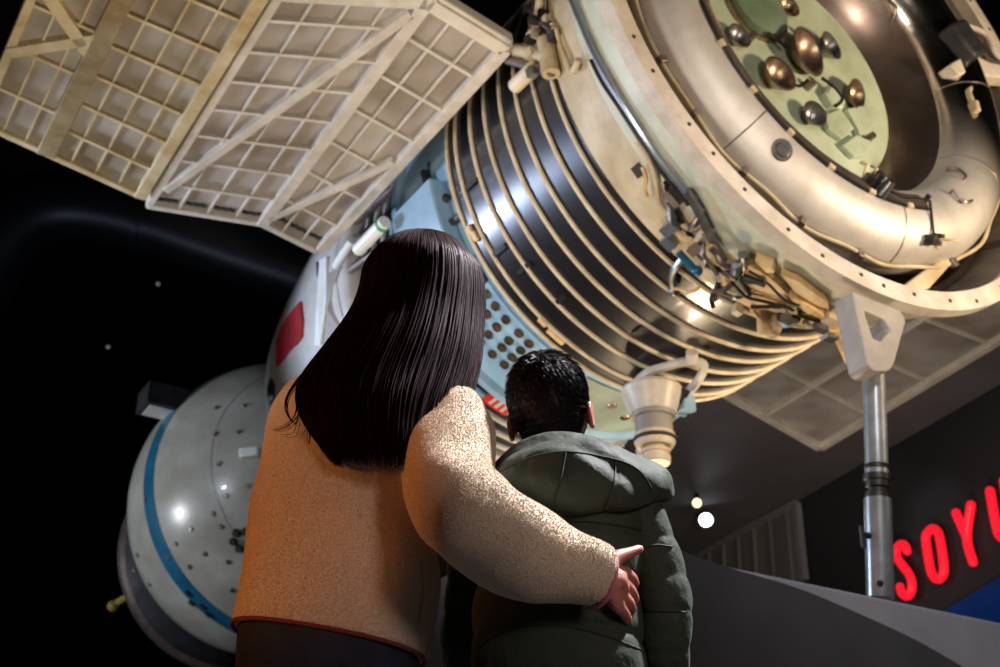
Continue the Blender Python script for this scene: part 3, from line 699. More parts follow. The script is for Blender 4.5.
# platform under the pole (edge runs across the view) and dark barrier in front of it
def at_z(px, py, z): r = ray(px, py); return CAM + r * ((z - CAM.z) / r.z)
e0, e1 = bot - SX * 1.55 - SZ * .06, bot + SX * 1.25 - SZ * .06
mb = MB(); mb.prism([V((e0.x, e0.y, 0)), V((e1.x, e1.y, 0)), V((e1.x, e1.y, PLZ - .02)), V((e0.x, e0.y, PLZ - .02))], SZ * .9)
tag(mb.build('display_platform', 'fascia', smooth=False, bevel=.015), 'pale grey raised platform carrying the steel pole', 'platform')
def on_bar(px, py, off=.22):
    r = ray(px, py); t = (e0 - SZ * off - CAM).dot(SZ) / r.dot(SZ); return CAM + r * t
tp = [on_bar(px, py) for px, py in ((600, 530), (640, 540), (676, 549), (700, 558), (742, 571.5), (796, 587.5), (850, 609.5), (914, 639), (963, 667), (1010, 696), (1040, 715))]
tp = cv(tp, 4)
bmb = MB(); bmb.rings([[V((p.x, p.y, 0)), p, p + SZ * .1, V((p.x, p.y, 0)) + SZ * .1] for p in tp], True)
tag(bmb.build('barrier_wall', 'concrete', smooth=False), 'dark grey barrier with a sloping curved top edge beside the boy', 'barrier', kind='structure')
# ------------------------------------------------------------------ duct, lamps, pin lights
dp = cv([W(-110, 440, 12.5), W(-45, 325, 12.6), W(5, 235, 12.7), W(60, 203, 12.8), W(140, 214, 12.9), W(230, 244, 13), W(340, 282, 13.1), W(520, 350, 13.3)], 6)
mb = MB(); mb.tube(dp, .36, 24)
du = tag(mb.build('air_duct', 'duct'), 'wide dark air duct bending across the black upper left', 'duct')
mb = MB(); mb.tube([dp[24], dp[24].lerp(dp[25], .5)], .39, 24); mb.build('duct_flange', 'duct', du)
def ceiling_lamp(px, py, r, glow, label, d=None):
    p = CAM + ray(px, py) * ((CEIL - .12 - CAM.z) / ray(px, py).z) if d is None else W(px, py, d)
    o = empty('spot_lamp', p); f = (CAM - p).normalized(); x, y = frame(f)
    mb = MB(); mb.rev([(0, -.16), (r * .8, -.16), (r * 1.25, -.08), (r * 1.3, .02), (r * 1.1, .02), (r * 1.05, -.01)], 24, ax=(x, y, f)); mb.build('housing', 'lampbody', o)
    mb = MB(); mb.rev([(0, .01), (r * .6, .008), (r, -.01)], 24, ax=(x, y, f)); mb.build('glowing_lens', glow, o)
    mb = MB(); mb.tube([V((0, 0, 0)) - f * .1, V((0, 0, .12 if d is None else .3)) - f * .1], .02, 8); mb.build('stem', 'lampbody', o)
    return tag(o, label, 'lamp')
lamp1 = ceiling_lamp(706, 520, .062, 'lamp', 'bright white spot lamp glaring under the grey ceiling')
ceiling_lamp(697, 503, .042, 'lampwarm', 'small warm ceiling lamp just above the glaring white one')
for px, py, t in ((158, 284, 'pin light glimmering in the black hall below the duct bend'), (108, 347, 'faint pin light left of the blue-striped sphere, near the duct'),):
    mb = MB(); p = W(px, py, 16); mb.ball(p, .026, 8); tag(mb.build('pin_light', 'pin'), t, 'light', 'pin lights in the black hall')  # pin light as a free glowing ball

# ------------------------------------------------------------------ people
UP = V((0, 0, 1))
def ring_lr(Lp, Rp, d, e=2.2, n=56):
    ax = (Rp - Lp) / 2; c = (Rp + Lp) / 2; dv = V((ax.x, ax.y, 0)).cross(UP).normalized() * d
    out = []
    for k in range(n):
        t = 2 * PI * k / n; a, b = math.cos(t), math.sin(t)
        out.append((c, ax * math.copysign(abs(a) ** (2 / e), a) + dv * math.copysign(abs(b) ** (2 / e), b)))
    return out
def loft(ctrl, k=6, puff=0, cap=True, mb=None, e=2.2, n=56, wob=0, seed=0):
    """ctrl: (left point, right point, half depth); rings between are smooth; puff swells each span between seams"""
    Ls, Rs, Ds = cat([c[0] for c in ctrl], k), cv([c[1] for c in ctrl], k), cs([c[2] for c in ctrl], k)
    mb = mb or MB(); R = []
    for (l, i, t), r, d in zip(Ls, Rs, Ds):
        f = 1 + puff * (math.sqrt(max(0, 4 * t * (1 - t))) - .6) if puff else 1
        ring = []
        for c, o in ring_lr(l, r, d, e, n):
            p = c + o * f
            if wob: p += o.normalized() * wob * noise.noise(p * 9 + V((seed, 0, 0)))
            ring.append(p)
        R.append(ring)
    mb.rings(R, cap); return mb
def limb(P, rs, k=6, n=28, mb=None, puff=0, wob=0, balls=True):
    C = cat([V(p) for p in P], k); r2 = cs(rs, k); mb = mb or MB(); R = []; x = None; pts = [c[0] for c in C]
    for i, (p, sp, t) in enumerate(C):
        d = (pts[min(i + 1, len(pts) - 1)] - pts[max(i - 1, 0)]).normalized()
        if x is None: x, y = frame(d)
        x = (x - d * x.dot(d)).normalized(); y = d.cross(x)
        f = 1 + puff * (math.sqrt(max(0, 4 * t * (1 - t))) - .6) if puff else 1
        ring = []
        for j in range(n):
            o = x * math.cos(2 * PI * j / n) + y * math.sin(2 * PI * j / n); q = p + o * (r2[i] * f)
            if wob: q += o * wob * noise.noise(q * 11)
            ring.append(q)
        R.append(ring)
    mb.rings(R, True); 
    if balls: mb.ball(pts[0], r2[0] * .97, 8); mb.ball(pts[-1], r2[-1] * .9, 8)
    return mb

def head_geo(mb, c, fw, up, w, d, h, ear=True, edz=.06):
    fw = fw.normalized(); rt = fw.cross(up).normalized(); up = rt.cross(fw).normalized(); R = []
    for i in range(1, 22):
        t = PI * i / 22; z = math.cos(t); s = math.sin(t); ring = []
        for j in range(36):
            a = 2 * PI * j / 36; x, y = math.cos(a) * s, math.sin(a) * s
            X, Y = x * w / 2, y * d / 2
            if z < 0:
                X *= 1 - .30 * z * z; Y = Y * (1 - .1 * z * z) + (.10 * d * z * z if y < .2 else .03 * d * -z)
            if y > 0: Y *= 1 - .06 * (1 - abs(x)); 
            ring.append(c + rt * X + fw * Y + up * (z * h / 2))
        R.append(ring)
    mb.rings(R[::-1], True)
    # nose, brow, lips, chin
    mb.tube([c + fw * d * .46 + up * h * .06, c + fw * d * .50 - up * h * .04, c + fw * d * .56 - up * h * .115], [w * .06, w * .07, w * .10], 10)
    mb.tube([c + fw * d * .43 + up * h * .10 - rt * w * .3, c + fw * d * .48 + up * h * .11, c + fw * d * .43 + up * h * .10 + rt * w * .3], w * .06, 8)
    for dz, r in ((.215, .045), (.25, .05)): mb.tube([c + fw * d * .40 - up * h * dz - rt * w * .16, c + fw * d * .475 - up * h * dz, c + fw * d * .40 - up * h * dz + rt * w * .16], w * r, 8)
    mb.ball(c + fw * d * .40 - up * h * .40, w * .15, 8)
    if ear:
        for sgn in (-1, 1):
            e = c + rt * sgn * w * .51 - fw * d * .03 - up * h * edz; out = (rt * sgn - fw * .45).normalized()
            ringp = [e + (up * math.cos(q) * h * .125 + fw * math.sin(q) * d * .075) * (1 if math.cos(q) > 0 else .85) + out * w * .05 for q in [2 * PI * k / 14 for k in range(14)]]
            mb.tube(ringp + ringp[:1], w * .035, 8, cap=False)
            mb.rings([[e + (p - e) * .95 + out * .002 for p in ringp], [e + (p - e) * .6 - rt * sgn * w * .06 for p in ringp]], True)
    return rt, fw, up

def eyes(parent, c, rt, fw, up, w, d, h):
    for sgn in (-1, 1):
        mb = MB(); mb.ball(c + fw * d * .415 + rt * sgn * w * .21 + up * h * .02, w * .075, 8); mb.build('eye', 'eye', parent)

# ============ woman
YW = 2.38
wo = empty('person', WY(335, 690, YW).xy.to_3d())
tag(wo, 'woman with long dark hair in a tan fleece jacket, arm around the boy', 'person')
def fin(o): o.parent = wo_; return o
def setpar(o, par):
    o.parent = par; o.matrix_parent_inverse = Matrix.Translation(-par.location); return o
def w_(px, py, Y=YW): return WY(px, py, Y)
hc = w_(424, 300, 2.43); hf = V((.12, .93, .34)); hu = V((-.02, -.34, .93))
hips = w_(325, 650, 2.40); hips.z = .88
SHR, ELR, WRR = w_(442, 432, 2.34), w_(486, 526, 2.12), w_(600, 577, 2.15)
SHL, ELL, WRL = w_(300, 425, 2.40), w_(290, 545, 2.47), w_(350, 575, 2.58)
mb = MB()
rt, fw, up = head_geo(mb, hc, hf, hu, .152, .195, .225)
neck_b = w_(398, 385, 2.40)
limb([hc - up * .06 - fw * .02, neck_b, neck_b + V((-.01, 0, -.06))], [.055, .056, .07], mb=mb)
chest = [(w_(300, 425, 2.38), w_(440, 425, 2.36), .075), (w_(292, 455, 2.38), w_(420, 490, 2.36), .095), (w_(280, 530, 2.38), w_(405, 545, 2.37), .09), (w_(265, 600, 2.39), w_(405, 615, 2.38), .095), (w_(262, 655, 2.40), w_(408, 672, 2.39), .11)]
loft(chest, mb=mb)
limb([neck_b + V((0, 0, -.07)), (SHR + SHL) / 2, hips], [.07, .09, .12], mb=mb)
for a, b, c, r in ((SHR, ELR, WRR, (.055, .045, .028)), (SHL, ELL, WRL, (.055, .045, .03))):
    limb([neck_b.lerp(a, .35) - V((0, 0, .04)), a], [.05, .055], mb=mb); limb([a, a.lerp(b, .5), b, b.lerp(c, .5), c], [r[0], .05, r[1], .042, r[2]], mb=mb)
for sx in (-1, 1):
    hp = hips + V((sx * .072, 0, -.03)); kn = V((hp.x + sx * .01, hips.y + .02, .48)); an = V((kn.x, hips.y - .03, .08))
    limb([hp, hp.lerp(kn, .5), kn, kn.lerp(an, .4), an], [.08, .074, .055, .056, .036], mb=mb); limb([an + V((0, -.03, -.03)), an + V((0, .10, -.05)), an + V((0, .17, -.055))], [.032, .03, .022], mb=mb)
# right hand around the boy: palm, four bent fingers, thumb from the side of the palm
hw = WRR.lerp(w_(612, 583, 2.17), .6)
K = [w_(624, 573, 2.195), w_(624.5, 585, 2.20), w_(622.5, 597, 2.195), w_(618.5, 607, 2.19)]
F = [[w_(631, 578, 2.215), w_(634, 583, 2.25), w_(634, 587, 2.28)], [w_(630.5, 592, 2.22), w_(634, 599, 2.255), w_(633, 603, 2.285)],
     [w_(628.5, 603, 2.215), w_(631, 609, 2.25), w_(631, 612, 2.275)], [w_(624, 613, 2.205), w_(627.5, 619.5, 2.225), w_(628, 622, 2.25)]]
for k_, f_, r_ in zip(K, F, (.0098, .0100, .0096, .0086)):
    limb([hw, hw.lerp(k_, .6), k_], [.02, .0165, .0125], k=4, n=12, mb=mb)
    limb([k_] + f_, [.0125, r_ + .0015, r_, r_ * .8], k=4, n=12, mb=mb)
limb([hw, w_(612, 592, 2.185), w_(617, 604, 2.19)], [.024, .022, .016], k=4, n=12, mb=mb)
limb([hw, w_(615, 582, 2.175), w_(621, 588, 2.185)], [.024, .024, .017], k=4, n=12, mb=mb)
TH = [w_(608, 566, 2.165), w_(616, 558.5, 2.172), w_(628, 553.5, 2.185), w_(640, 549, 2.20)]
limb(TH, [.018, .0145, .0108, .0082], k=4, n=12, mb=mb)
# left hand, in front of the body
lx, ly = frame((WRL - ELL)); ld = (WRL - ELL).normalized()
for j in range(4):
    b = WRL + ld * .08 + UP * (.03 - .02 * j); limb([WRL, b, b + ld * .04, b + ld * .055 + V((.01, -.02, 0))], [.018, .011, .009, .007], k=3, n=10, mb=mb)
limb([WRL, WRL + ld * .04 + UP * .045, WRL + ld * .07 + UP * .06], [.015, .011, .008], k=3, n=10, mb=mb)
wb = setpar(remesh(mb, 'body', 'skin', .0032, 3), wo)
for sgn in (0,):
    ex = []
eyes_parent = wb
def mkeyes(par, *a):
    c, rt, fw, up, w, d, h = a
    for sgn in (-1, 1):
        mb = MB(); mb.ball(c + fw * d * .415 + rt * sgn * w * .21 + up * h * .02, w * .075, 8); e = mb.build('eye', 'eye'); setpar(e, par)
mkeyes(wo, hc, rt, fw, up, .152, .195, .225)
# jacket
jk = [(w_(233.5, 627), w_(424, 661), .125), (w_(236.5, 605), w_(433, 634), .130), (w_(243, 570), w_(440, 590), .132), (w_(249, 530), w_(436, 556), .128), (w_(257, 487), w_(424, 522), .122),
      (w_(266, 440), w_(430, 478), .118), (w_(274, 410), w_(456, 440), .108), (w_(287, 388), w_(470, 412), .09), (w_(325, 372), w_(452, 388), .075), (w_(362, 362, 2.39), w_(432, 368, 2.39), .062)]
mb = loft(jk, k=8, e=2.35, n=72, wob=.006, seed=3)
limb([w_(425, 418, 2.35), w_(446, 432, 2.32), w_(449, 480, 2.22), w_(486, 529, 2.12), w_(540, 556, 2.115), w_(576, 569, 2.13), w_(598, 576.5, 2.15)],
     [.085, .094, .086, .085, .076, .064, .056], k=10, n=40, mb=mb, wob=.013, balls=False)
limb([w_(322, 415, 2.38), w_(312, 428, 2.40), w_(303, 490, 2.42), w_(300, 548, 2.47), w_(345, 570, 2.57)], [.085, .09, .083, .078, .056], k=8, n=32, mb=mb)
jo = setpar(remesh(mb, 'fleece_jacket', 'fleece', .0055, 4), wo)
# woolly nubs: small raised tufts give the pile its grain
def nubs(o, name, m, n, r0, r1, cond=None):
    me = o.data; vs = me.vertices; mb = MB(); rnd = random.Random(5); cnt = 0
    while cnt < n:
        v = vs[rnd.randrange(len(vs))]; cnt += 1
        if (CAM - v.co).dot(v.normal) < -.25: continue
        if cond and not cond(v.co): continue
        r = rnd.uniform(r0, r1); t = frame(v.normal); p = v.co + v.normal * r * .2 + t[0] * rnd.uniform(-.0035, .0035) + t[1] * rnd.uniform(-.0035, .0035); a = rnd.uniform(0, 6.28); x = t[0] * math.cos(a) + t[1] * math.sin(a); y = v.normal.cross(x)
        vv = [p + x * r, p + y * r * .8, p - x * r, p - y * r * .8, p + v.normal * r * .9, p - v.normal * r * .4]
        mb.add(vv, [(0, 1, 4), (1, 2, 4), (2, 3, 4), (3, 0, 4)])
    q = mb.build(name, m, smooth=False); q.parent = o; q['kind'] = 'stuff'; return q
nubs(jo, 'fleece_pile', 'fleece', 150000, .0008, .0014)
# hem and cuff piping, pocket welt
hem = [c + o * 1.005 for c, o in ring_lr(jk[0][0], jk[0][1], jk[0][2], 2.35, 72)]
mb = MB(); mb.tube([p + V((0, 0, .000)) for p in hem] + hem[:1], .0042, 8, cap=False); setpar(mb.build('hem_piping', 'hem'), wo)
cu = w_(598, 576.5, 2.15); cdn = (w_(607, 579, 2.16) - w_(583, 572, 2.135)).normalized(); x, y = frame(cdn)
mb = MB(); mb.tube([cu + (x * math.cos(2 * PI * k / 30) + y * math.sin(2 * PI * k / 30)) * .054 for k in range(31)], .0042, 8, cap=False); setpar(mb.build('cuff_piping', 'trim'), wo)
# jeans and shoes
mb = MB()
loft([(w_(238, 622), w_(420, 655), .121), (w_(239, 650), w_(419, 676), .125), (w_(244, 700), w_(416, 712), .125)], mb=mb)
for sx in (-1, 1):
    hp = hips + V((sx * .072, 0, -.03)); kn = V((hp.x + sx * .01, hips.y + .02, .48)); an = V((kn.x, hips.y - .03, .10))
    limb([hp, hp.lerp(kn, .5), kn, kn.lerp(an, .5), an], [.092, .086, .07, .068, .058], mb=mb, wob=.006)
setpar(remesh(mb, 'jeans', 'jeans', .008, 2), wo)
for sx in (-1, 1):
    an = V((hips.x + sx * .095, hips.y - .03, .06)); mb = MB(); limb([an + V((0, -.035, -.015)), an + V((0, .05, -.012)), an + V((0, .17, -.022))], [.044, .046, .036], mb=mb)
    setpar(remesh(mb, 'shoe', 'shoe', .007, 2), wo)

# hair: core plus strands following it
hr = [((408, 238, 2.42), (438, 238, 2.42), .03), ((390, 246, 2.41), (456, 247, 2.41), .065), ((376, 259, 2.405), (469, 261, 2.405), .092), ((367, 272, 2.40), (478, 274, 2.40), .105),
      ((362, 296, 2.395), (481, 297, 2.395), .105), ((350, 322, 2.38), (480, 324, 2.38), .10), ((328, 350, 2.34), (478, 354, 2.34), .085), ((306, 378, 2.305), (472, 382, 2.305), .07),
      ((301, 400, 2.28), (463, 405, 2.27), .056), ((308, 422, 2.26), (452, 430, 2.25), .045), ((324, 445, 2.245), (440, 452, 2.235), .036)]
hrw = [(w_(*a), w_(*b), d) for a, b, d in hr]
mb = loft(hrw, k=8, e=2.1, n=72)
hair = setpar(mb.build('hair', 'hairw'), wo)
rl = random.Random(11)
def strands(n, wid=.0013, u0=0, u1=1):
    mb = MB()
    Lc, Rc, Dc = cv([c[0] for c in hrw], 6), cv([c[1] for c in hrw], 6), cs([c[2] for c in hrw], 6); N = len(Lc)
    for s in range(n):
        th = -PI * rl.uniform(-.12, 1.12); off = rl.uniform(-.002, .007) ; ph = rl.uniform(0, 6.3); amp = rl.uniform(0, .006); st = int(abs(rl.gauss(0, 9))); en = N - 1; ext = rl.uniform(-.03, .06)
        if st > N - 14: st = 0
        dth = rl.gauss(0, .05); P = []
        for i in range(st, en + 1):
            q = i / (N - 1); t = th + dth * q; a, b = math.cos(t), -math.sin(t)
            ax = (Rc[i] - Lc[i]) / 2; c = (Rc[i] + Lc[i]) / 2; dv = V((ax.x, ax.y, 0)).cross(UP).normalized() * Dc[i]
            o = ax * math.copysign(abs(a) ** (2 / 2.1), a) + dv * math.copysign(abs(b) ** (2 / 2.1), b)
            lift = off + amp * math.sin(ph + q * 7) * q
            P.append(c + o + (o.normalized() if o.length > 1e-5 else UP) * lift)
        d = (P[-1] - P[-3]).normalized(); P += [P[-1] + d * max(.004, ext * .5), P[-1] + d * max(.008, ext) + V((rl.gauss(0, .004), 0, 0))]
        P = P[::2] + ([P[-1]] if len(P) % 2 == 0 else []); m_ = len(P); w = wid * rl.uniform(.6, 1.4)
        mb.tube(P, [w * (.5 if i == 0 else 1 if i < m_ - 3 else (.8, .5, .15)[i - m_ + 3]) for i in range(m_)], 3)
    return mb
sm = strands(5200)
# loose wisps curling at the left shoulder
for k in range(26):
    o = rl.uniform(-4, 4); e = rl.uniform(-6, 6)
    if k < 9: pts = [(330 + o, 348, 2.29), (305 + o, 374, 2.26), (289 + o * .6, 396 + e * .3, 2.245), (287 + o * .5, 412 + e * .4, 2.245), (295 + e * .5, 424 + e * .4, 2.245), (299 + e, 416 + e, 2.245)]
    elif k < 18: pts = [(325 + o, 356, 2.28), (304 + o, 388, 2.255), (299 + o, 412, 2.245), (291 + e, 430 + e, 2.24), (277 + e, 433 + e * .6, 2.24)]
    else: pts = [(345 + o, 346, 2.27), (318 + o, 385, 2.25), (312 + o, 420, 2.24), (305 + e, 440 + e, 2.235)]
    P = cv([w_(*p) for p in pts], 5); sm.tube(P, [.0013 * (1 - i / len(P) * .8) for i in range(len(P))], 3)
sh = sm.build('hair_strands', 'hairw', angle=180); sh.parent = hair; sh['kind'] = 'stuff'

# ============ boy
YB = 2.33
bo = empty('person', WY(556, 690, YB).xy.to_3d())
tag(bo, 'boy with short dark hair in an olive hooded puffer jacket', 'person')
def b_(px, py, Y=YB): return WY(px, py, Y)
bc = b_(549, 406, 2.36); bf = V((.22, .93, .25)); bu = V((-.13, -.24, .95))
bh = b_(556, 690, YB); bh.z = .62
mb = MB(); rt2, fw2, up2 = head_geo(mb, bc, bf, bu, .146, .178, .205, edz=.17)
bn = b_(552, 478, 2.34)
limb([bc - up2 * .05, bn, bn - UP * .05], [.05, .048, .06], mb=mb)
loft([(b_(500, 520), b_(618, 520), .06), (b_(497, 570), b_(622, 570), .075), (b_(500, 640), b_(622, 640), .075), (b_(496, 720), b_(624, 720), .085)], mb=mb)
limb([bn - UP * .04, bn - UP * .12, bh], [.06, .075, .085], mb=mb)
BS = [(b_(496, 525, 2.38), b_(470, 610, 2.44), b_(468, 690, 2.54)), (b_(630, 528, 2.33), b_(660, 610, 2.35), b_(662, 700, 2.42))]
for a, b, c in BS:
    limb([bn.lerp(a, .4) - UP * .03, a], [.045, .045], mb=mb); limb([a, a.lerp(b, .5), b, b.lerp(c, .5), c], [.045, .04, .036, .034, .024], mb=mb)
    d = V((0, .25, -.9)).normalized()
    for j in range(4):
        s = c + d * .06 + V((0, .012 * (j - 1.5), 0)); limb([c, s, s + d * .025, s + d * .045 + V((0, .012, 0))], [.014, .009, .0078, .0065], k=3, n=10, mb=mb)
    limb([c, c + d * .03 + V((0, .03, 0)), c + d * .055 + V((0, .04, 0))], [.013, .009, .007], k=3, n=10, mb=mb)
for sx in (-1, 1):
    hp = bh + V((sx * .065, 0, -.02)); kn = V((hp.x, bh.y + .015, .36)); an = V((kn.x, bh.y - .02, .07))
    limb([hp, hp.lerp(kn, .5), kn, kn.lerp(an, .4), an], [.07, .06, .044, .044, .03], mb=mb); limb([an + V((0, -.03, -.03)), an + V((0, .08, -.045)), an + V((0, .14, -.05))], [.028, .026, .018], mb=mb)
bb = setpar(remesh(mb, 'body', 'skin', .0036, 2), bo)
mkeyes(bo, bc, rt2, fw2, up2, .142, .178, .205)
# short hair: cap and cropped strands
def hair_cap(grow):
    R = []
    for i in range(1, 21):
        t = PI * .78 * i / 20; z = math.cos(t); s = math.sin(t); ring = []
        for j in range(44):
            a = 2 * PI * j / 44; x, y = math.cos(a) * s, math.sin(a) * s
            zz = z
            if y > .1: zz = max(z, .30 * min(1, (y - .1) * 2) + (-.6) * (1 - min(1, (y - .1) * 2)))       # hairline lifts over the face
            if abs(x) > .75 and y > -.45: zz = max(zz, -.15)
            s2 = math.sqrt(max(0, 1 - zz * zz)); k = s2 / max(s, 1e-4) if zz != z else 1
            X, Y = x * k * (.142 / 2 + grow), y * k * (.178 / 2 + grow * 1.1)
            if zz < 0: X *= 1 - .20 * zz * zz
            ring.append(bc + rt2 * X + fw2 * Y + up2 * (zz * (.205 / 2 + grow * 1.15)))
        R.append(ring)
    return R
capr = hair_cap(.0085)
mb = MB(); mb.rings([r for r in capr][::-1], True); bhair = setpar(mb.build('hair', 'hairb', angle=180), bo)
mb = MB(); rb_ = random.Random(3)
R = hair_cap(.0075); nr = len(R)
crown = bc + up2 * .09 - fw2 * .045
for s in range(9000):
    i = rb_.randrange(0, nr - 1); i = min(nr - 2, int(nr * math.sqrt(rb_.random()))); j = rb_.randrange(44)
    p = R[i][j].lerp(R[i + 1][j], rb_.random()).lerp(R[i][(j + 1) % 44], rb_.random() * .9)
    nrm = (p - bc).normalized()
    if nrm.dot(fw2) > .55 and nrm.dot(up2) < .3: continue
    fl = (p - crown); fl = (fl - nrm * fl.dot(nrm)); fl = fl.normalized() if fl.length > 1e-4 else rt2
    sw = nrm.cross(fl)
    top = max(0, nrm.dot(up2)); ln = (.010 + .014 * top) * rb_.uniform(.7, 1.2)
    d = (fl * 1.0 + sw * rb_.uniform(-.35, .55) + nrm * (.12 + .16 * top * rb_.random())).normalized()
    mb.tube([p, p + d * ln * .55 + nrm * .001, p + d * ln + fl * ln * .2 - nrm * ln * .12], [.0011, .0009, .0002], 3)
bs = mb.build('hair_strands', 'hairb', angle=180); bs.parent = bhair; bs['kind'] = 'stuff'

# puffer jacket: swollen between stitched seams
mb = loft([(b_(478, 740), b_(646, 740), .135), (b_(474, 690), b_(646, 694), .138), (b_(474, 636), b_(643, 646), .136), (b_(476, 588), b_(640, 592), .134), (b_(478, 545), b_(644, 545), .125), (b_(486, 512), b_(642, 512), .108), (b_(508, 492, 2.34), b_(628, 492, 2.34), .085), (b_(528, 476, 2.35), b_(596, 476, 2.35), .055)], k=10, puff=.06, e=2.4, n=88, wob=.006)
sleeves = []
bj = setpar(remesh(mb, 'puffer_jacket', 'olive', .0045, 1), bo)
for a, b, c in BS:
    rgt = a.x > bo.location.x
    if rgt: P = [b_(632, 516, 2.33), b_(648, 548, 2.325), b_(659, 582, 2.33), b_(663, 613, 2.335), b_(664, 645, 2.35), b_(663, 690, 2.41)]
    else: P = [b_(496, 520, 2.38), b_(482, 548, 2.40), b_(474, 585, 2.42), b_(470, 615, 2.44), b_(468, 650, 2.46), b_(468, 690, 2.53)]
    mb = limb(P, [.062, .056, .053, .053, .050, .042], k=10, n=44, puff=.075, wob=.006)
    sleeves.append(setpar(remesh(mb, 'sleeve', 'olive', .0045, 1), bo))
# hood lying on the shoulders: a fat roll around the neck, deepest at the back
mb = MB(); Rg = []
HP = [((655, 478, 2.48), .020, .024), ((655, 484, 2.38), .036, .040), ((638, 480, 2.29), .052, .058), ((605, 477, 2.235), .064, .080), ((565, 475, 2.215), .068, .088), ((530, 477, 2.235), .062, .078), ((508, 480, 2.29), .048, .056), ((500, 482, 2.38), .034, .042), ((506, 478, 2.48), .02, .024)]
C = cat([b_(*p) for p, _, _ in HP], 10); A1 = cs([q for _, q, _ in HP], 10); A2 = cs([q for _, _, q in HP], 10)
cn = b_(556, 470, 2.37)
for i, (p, sp, t) in enumerate(C):
    o = (p - cn); o.z = 0; o.normalize(); ring = []
    pf = 1
    u = i / (len(C) - 1)
    for sx_ in (.40, .60):
        pf -= .05 * math.exp(-((u - sx_) / .008) ** 2)
    for j in range(48):
        a = 2 * PI * j / 48; x, y = math.cos(a), math.sin(a)
        tilt = o * (x * A1[i]) + (UP * 1 - o * .42).normalized() * (y * A2[i])
        q = p + tilt * pf
        q += tilt.normalized() * .006 * noise.noise(q * 14) + tilt.normalized() * .004 * math.sin(12 * a * 0 + 26 * (q.z) + 8 * noise.noise(q * 5))
        ring.append(q)
    Rg.append(ring)
mb.rings(Rg, True)
# upper rim of the hood reaching up the back of the head
rim = cv([b_(*p) for p in ((642, 462, 2.42), (640, 463, 2.33), (618, 449, 2.265), (585, 437, 2.245), (552, 434, 2.24), (522, 443, 2.25), (502, 460, 2.30), (498, 468, 2.40))], 8)
low = cv([b_(*p) for p in ((652, 480, 2.42), (650, 480, 2.32), (620, 470, 2.235), (585, 462, 2.205), (552, 460, 2.20), (522, 464, 2.22), (500, 474, 2.29), (496, 480, 2.40))], 8)
Rh = []
for a, b in zip(rim, low):
    o = (a - cn); o.z = 0; o.normalize()
    Rh.append([a - o * .008, a + UP * .006, a + o * .010, a.lerp(b, .5) + o * .018, b + o * .004, b - o * .04, a.lerp(b, .6) - o * .02])
mb.rings(Rh, True)
ho = setpar(remesh(mb, 'hood', 'olive', .004, 3), bo)
# stitched lines: hood seams and jacket seams follow the surface seen from behind
from mathutils.bvhtree import BVHTree
def drape(o, pts, r, name, m, k=6):
    me = o.data; T = BVHTree.FromPolygons([v.co for v in me.vertices], [tuple(p.vertices) for p in me.polygons])
    Q = []
    for px, py, *_ in [(p.x, p.y) for p in cv([V((a, b, 0)) for a, b in pts], k)]:
        h_ = T.ray_cast(CAM, ray(px, py).normalized())
        if h_[0] is not None: Q.append(h_[0] + h_[1] * r * .2)
    if len(Q) > 1:
        mb = MB(); mb.tube(Q, r, 6); s = mb.build(name, m); s.parent = o
drape(jo, [(421, 560), (422, 592), (418, 624)], .0035, 'pocket_welt', 'pocket')
drape(ho, [(566, 452), (561, 478), (553, 503)], .0022, 'stitched_seam', 'thread'); drape(ho, [(616, 460), (613, 484), (603, 511)], .0022, 'stitched_seam', 'thread')
for pts in ([(486, 530), (520, 526), (560, 522), (600, 523), (642, 530)], [(478, 648), (500, 634), (530, 626), (566, 627), (605, 636), (646, 652)]): drape(bj, pts, .002, 'stitched_seam', 'thread')
for pts in ([(644, 549), (656, 545), (672, 547)], [(637, 610), (652, 611), (668, 612), (686, 612)]):
    for q in sleeves: drape(q, pts, .002, 'stitched_seam', 'thread')
drape(ho, [(500, 472), (530, 458), (566, 452), (616, 460), (640, 472), (652, 490)], .0022, 'stitched_seam', 'thread')
# trousers and shoes
mb = MB(); loft([(b_(486, 700), b_(632, 700), .11), (b_(488, 760), b_(630, 760), .115)], mb=mb)
for sx in (-1, 1):
    hp = bh + V((sx * .065, 0, -.02)); kn = V((hp.x, bh.y + .015, .36)); an = V((kn.x, bh.y - .02, .09))
    limb([hp, hp.lerp(kn, .5), kn, kn.lerp(an, .5), an], [.085, .075, .058, .056, .05], mb=mb, wob=.005)
setpar(remesh(mb, 'trousers', 'trousers', .008, 2), bo)
for sx in (-1, 1):
    an = V((bh.x + sx * .065, bh.y - .02, .055)); mb = MB(); limb([an + V((0, -.03, -.013)), an + V((0, .05, -.012)), an + V((0, .14, -.02))], [.04, .042, .033], mb=mb)
    setpar(remesh(mb, 'shoe', 'shoe', .007, 2), bo)

# ------------------------------------------------------------------ light
def spot(name, loc, target, watt, col, size=60, blend=.5, rad=.15):
    l = bpy.data.lights.new(name, 'SPOT'); l.energy = watt; l.color = S(*col)[:3]; l.spot_size = math.radians(size); l.spot_blend = blend; l.shadow_soft_size = rad
    o = bpy.data.objects.new(name, l); COL.objects.link(o); o.location = loc; o.rotation_euler = (V(target) - V(loc)).to_track_quat('-Z', 'Y').to_euler(); return o
WARM, NEUT, COOL = (255, 214, 160), (255, 240, 222), (205, 222, 255)
hullc = MS @ V((0, 0, 1.0)); aft = MS @ V((0, 0, 0)); sphc = MS @ V((0, 0, SC_))
spot('uplight_hull', (.58, 7.07, .4), MS @ pol(105, .7, 1.1), 300, (255, 226, 186), 80, .6, .38)
spot('uplight_aft', (5.2, 3.2, 2.2), aft + V((.3, 0, -.4)), 900, (255, 228, 190), 50, .5, .3)
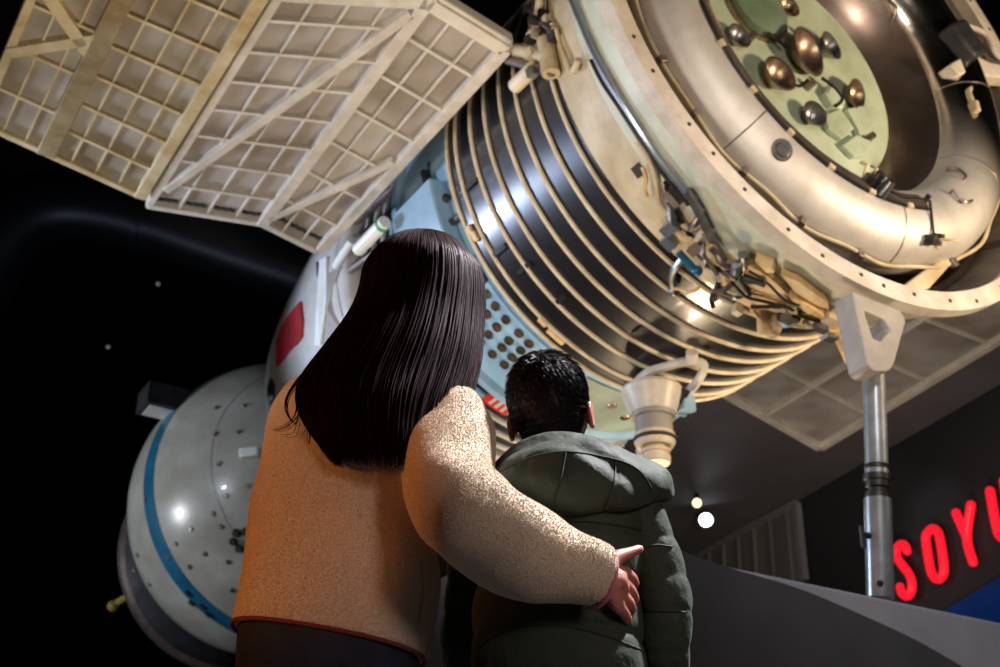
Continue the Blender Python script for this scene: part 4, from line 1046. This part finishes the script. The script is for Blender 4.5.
spot('aft_front', (2.4, -1.2, 1.2), aft, 400, NEUT, 40, .6, .4)
spot('uplight_wing', (-1.9, 3.6, .3), MS @ V((-2.2, 0, 1.4)), 270, (255, 242, 226), 80, .7, .3)
spot('cool_hull', (-4.2, 6.1, 3.1), MS @ pol(150, 1.6, 1.1), 520, COOL, 60, .6, .2)
spot('cool_sphere', (-7.9, 6.8, 2.25), sphc, 850, (236, 240, 248), 36, .6, .22)
spot('cool_sphere_front', (-4.3, 4.8, 3.25), sphc, 130, (225, 235, 255), 44, .6, .1)
spot('aft_fill', (-2.6, .4, .9), MS @ pol(140, .3, 1.2), 500, NEUT, 36, .6, .4)
spot('warm_back', (-2.7, .75, 1.1), (-.56, 2.32, 1.12), 108, (255, 158, 74), 20.5, .5, .08)
spot('key_people', (2.0, 2.9, 4.2), (.12, 2.2, 1.2), 2300, (252, 250, 255), 34, .6, .14)
spot('low_fill_people', (1.7, -.4, 1.5), (.36, 2.2, .92), 110, (255, 230, 220), 27, .8, .4)
spot('right_wing_fill', bot + SX * .75 + SZ * .5 + V((0, 0, .12)), MS @ V((2.3, 0, 2.4)), 120, NEUT, 130, .8, .2)  # added lamp without a fixture, brightens the right wing and soffit
spot('soffit_wash', (1.6, 6.4, .6), (2.6, 10.5, 4.4), 150, NEUT, 60, .9, .3)
spot('barrier_wash', (1.6, .8, 3.6), (1.9, 5.5, 1.5), 380, (255, 250, 250), 60, .9, .4)
spot('duct_wash', (-4.6, 8.4, .3), W(120, 225, 12.8), 130, COOL, 60, .9, .3)
p = lamp1.location; spot('white_lamp', p + (CAM - p).normalized() * .12, CAM, 25, (235, 243, 255), 70, .8, .06)

w = bpy.data.worlds.new('world'); SC.world = w; w.use_nodes = True
w.node_tree.nodes['Background'].inputs['Color'].default_value = (.16, .2, .32, 1); w.node_tree.nodes['Background'].inputs['Strength'].default_value = .04
SC.view_settings.view_transform = 'Standard'; SC.view_settings.look = 'None'; SC.view_settings.gamma = 1; SC.view_settings.use_curve_mapping = False
SC.view_settings.exposure = 0
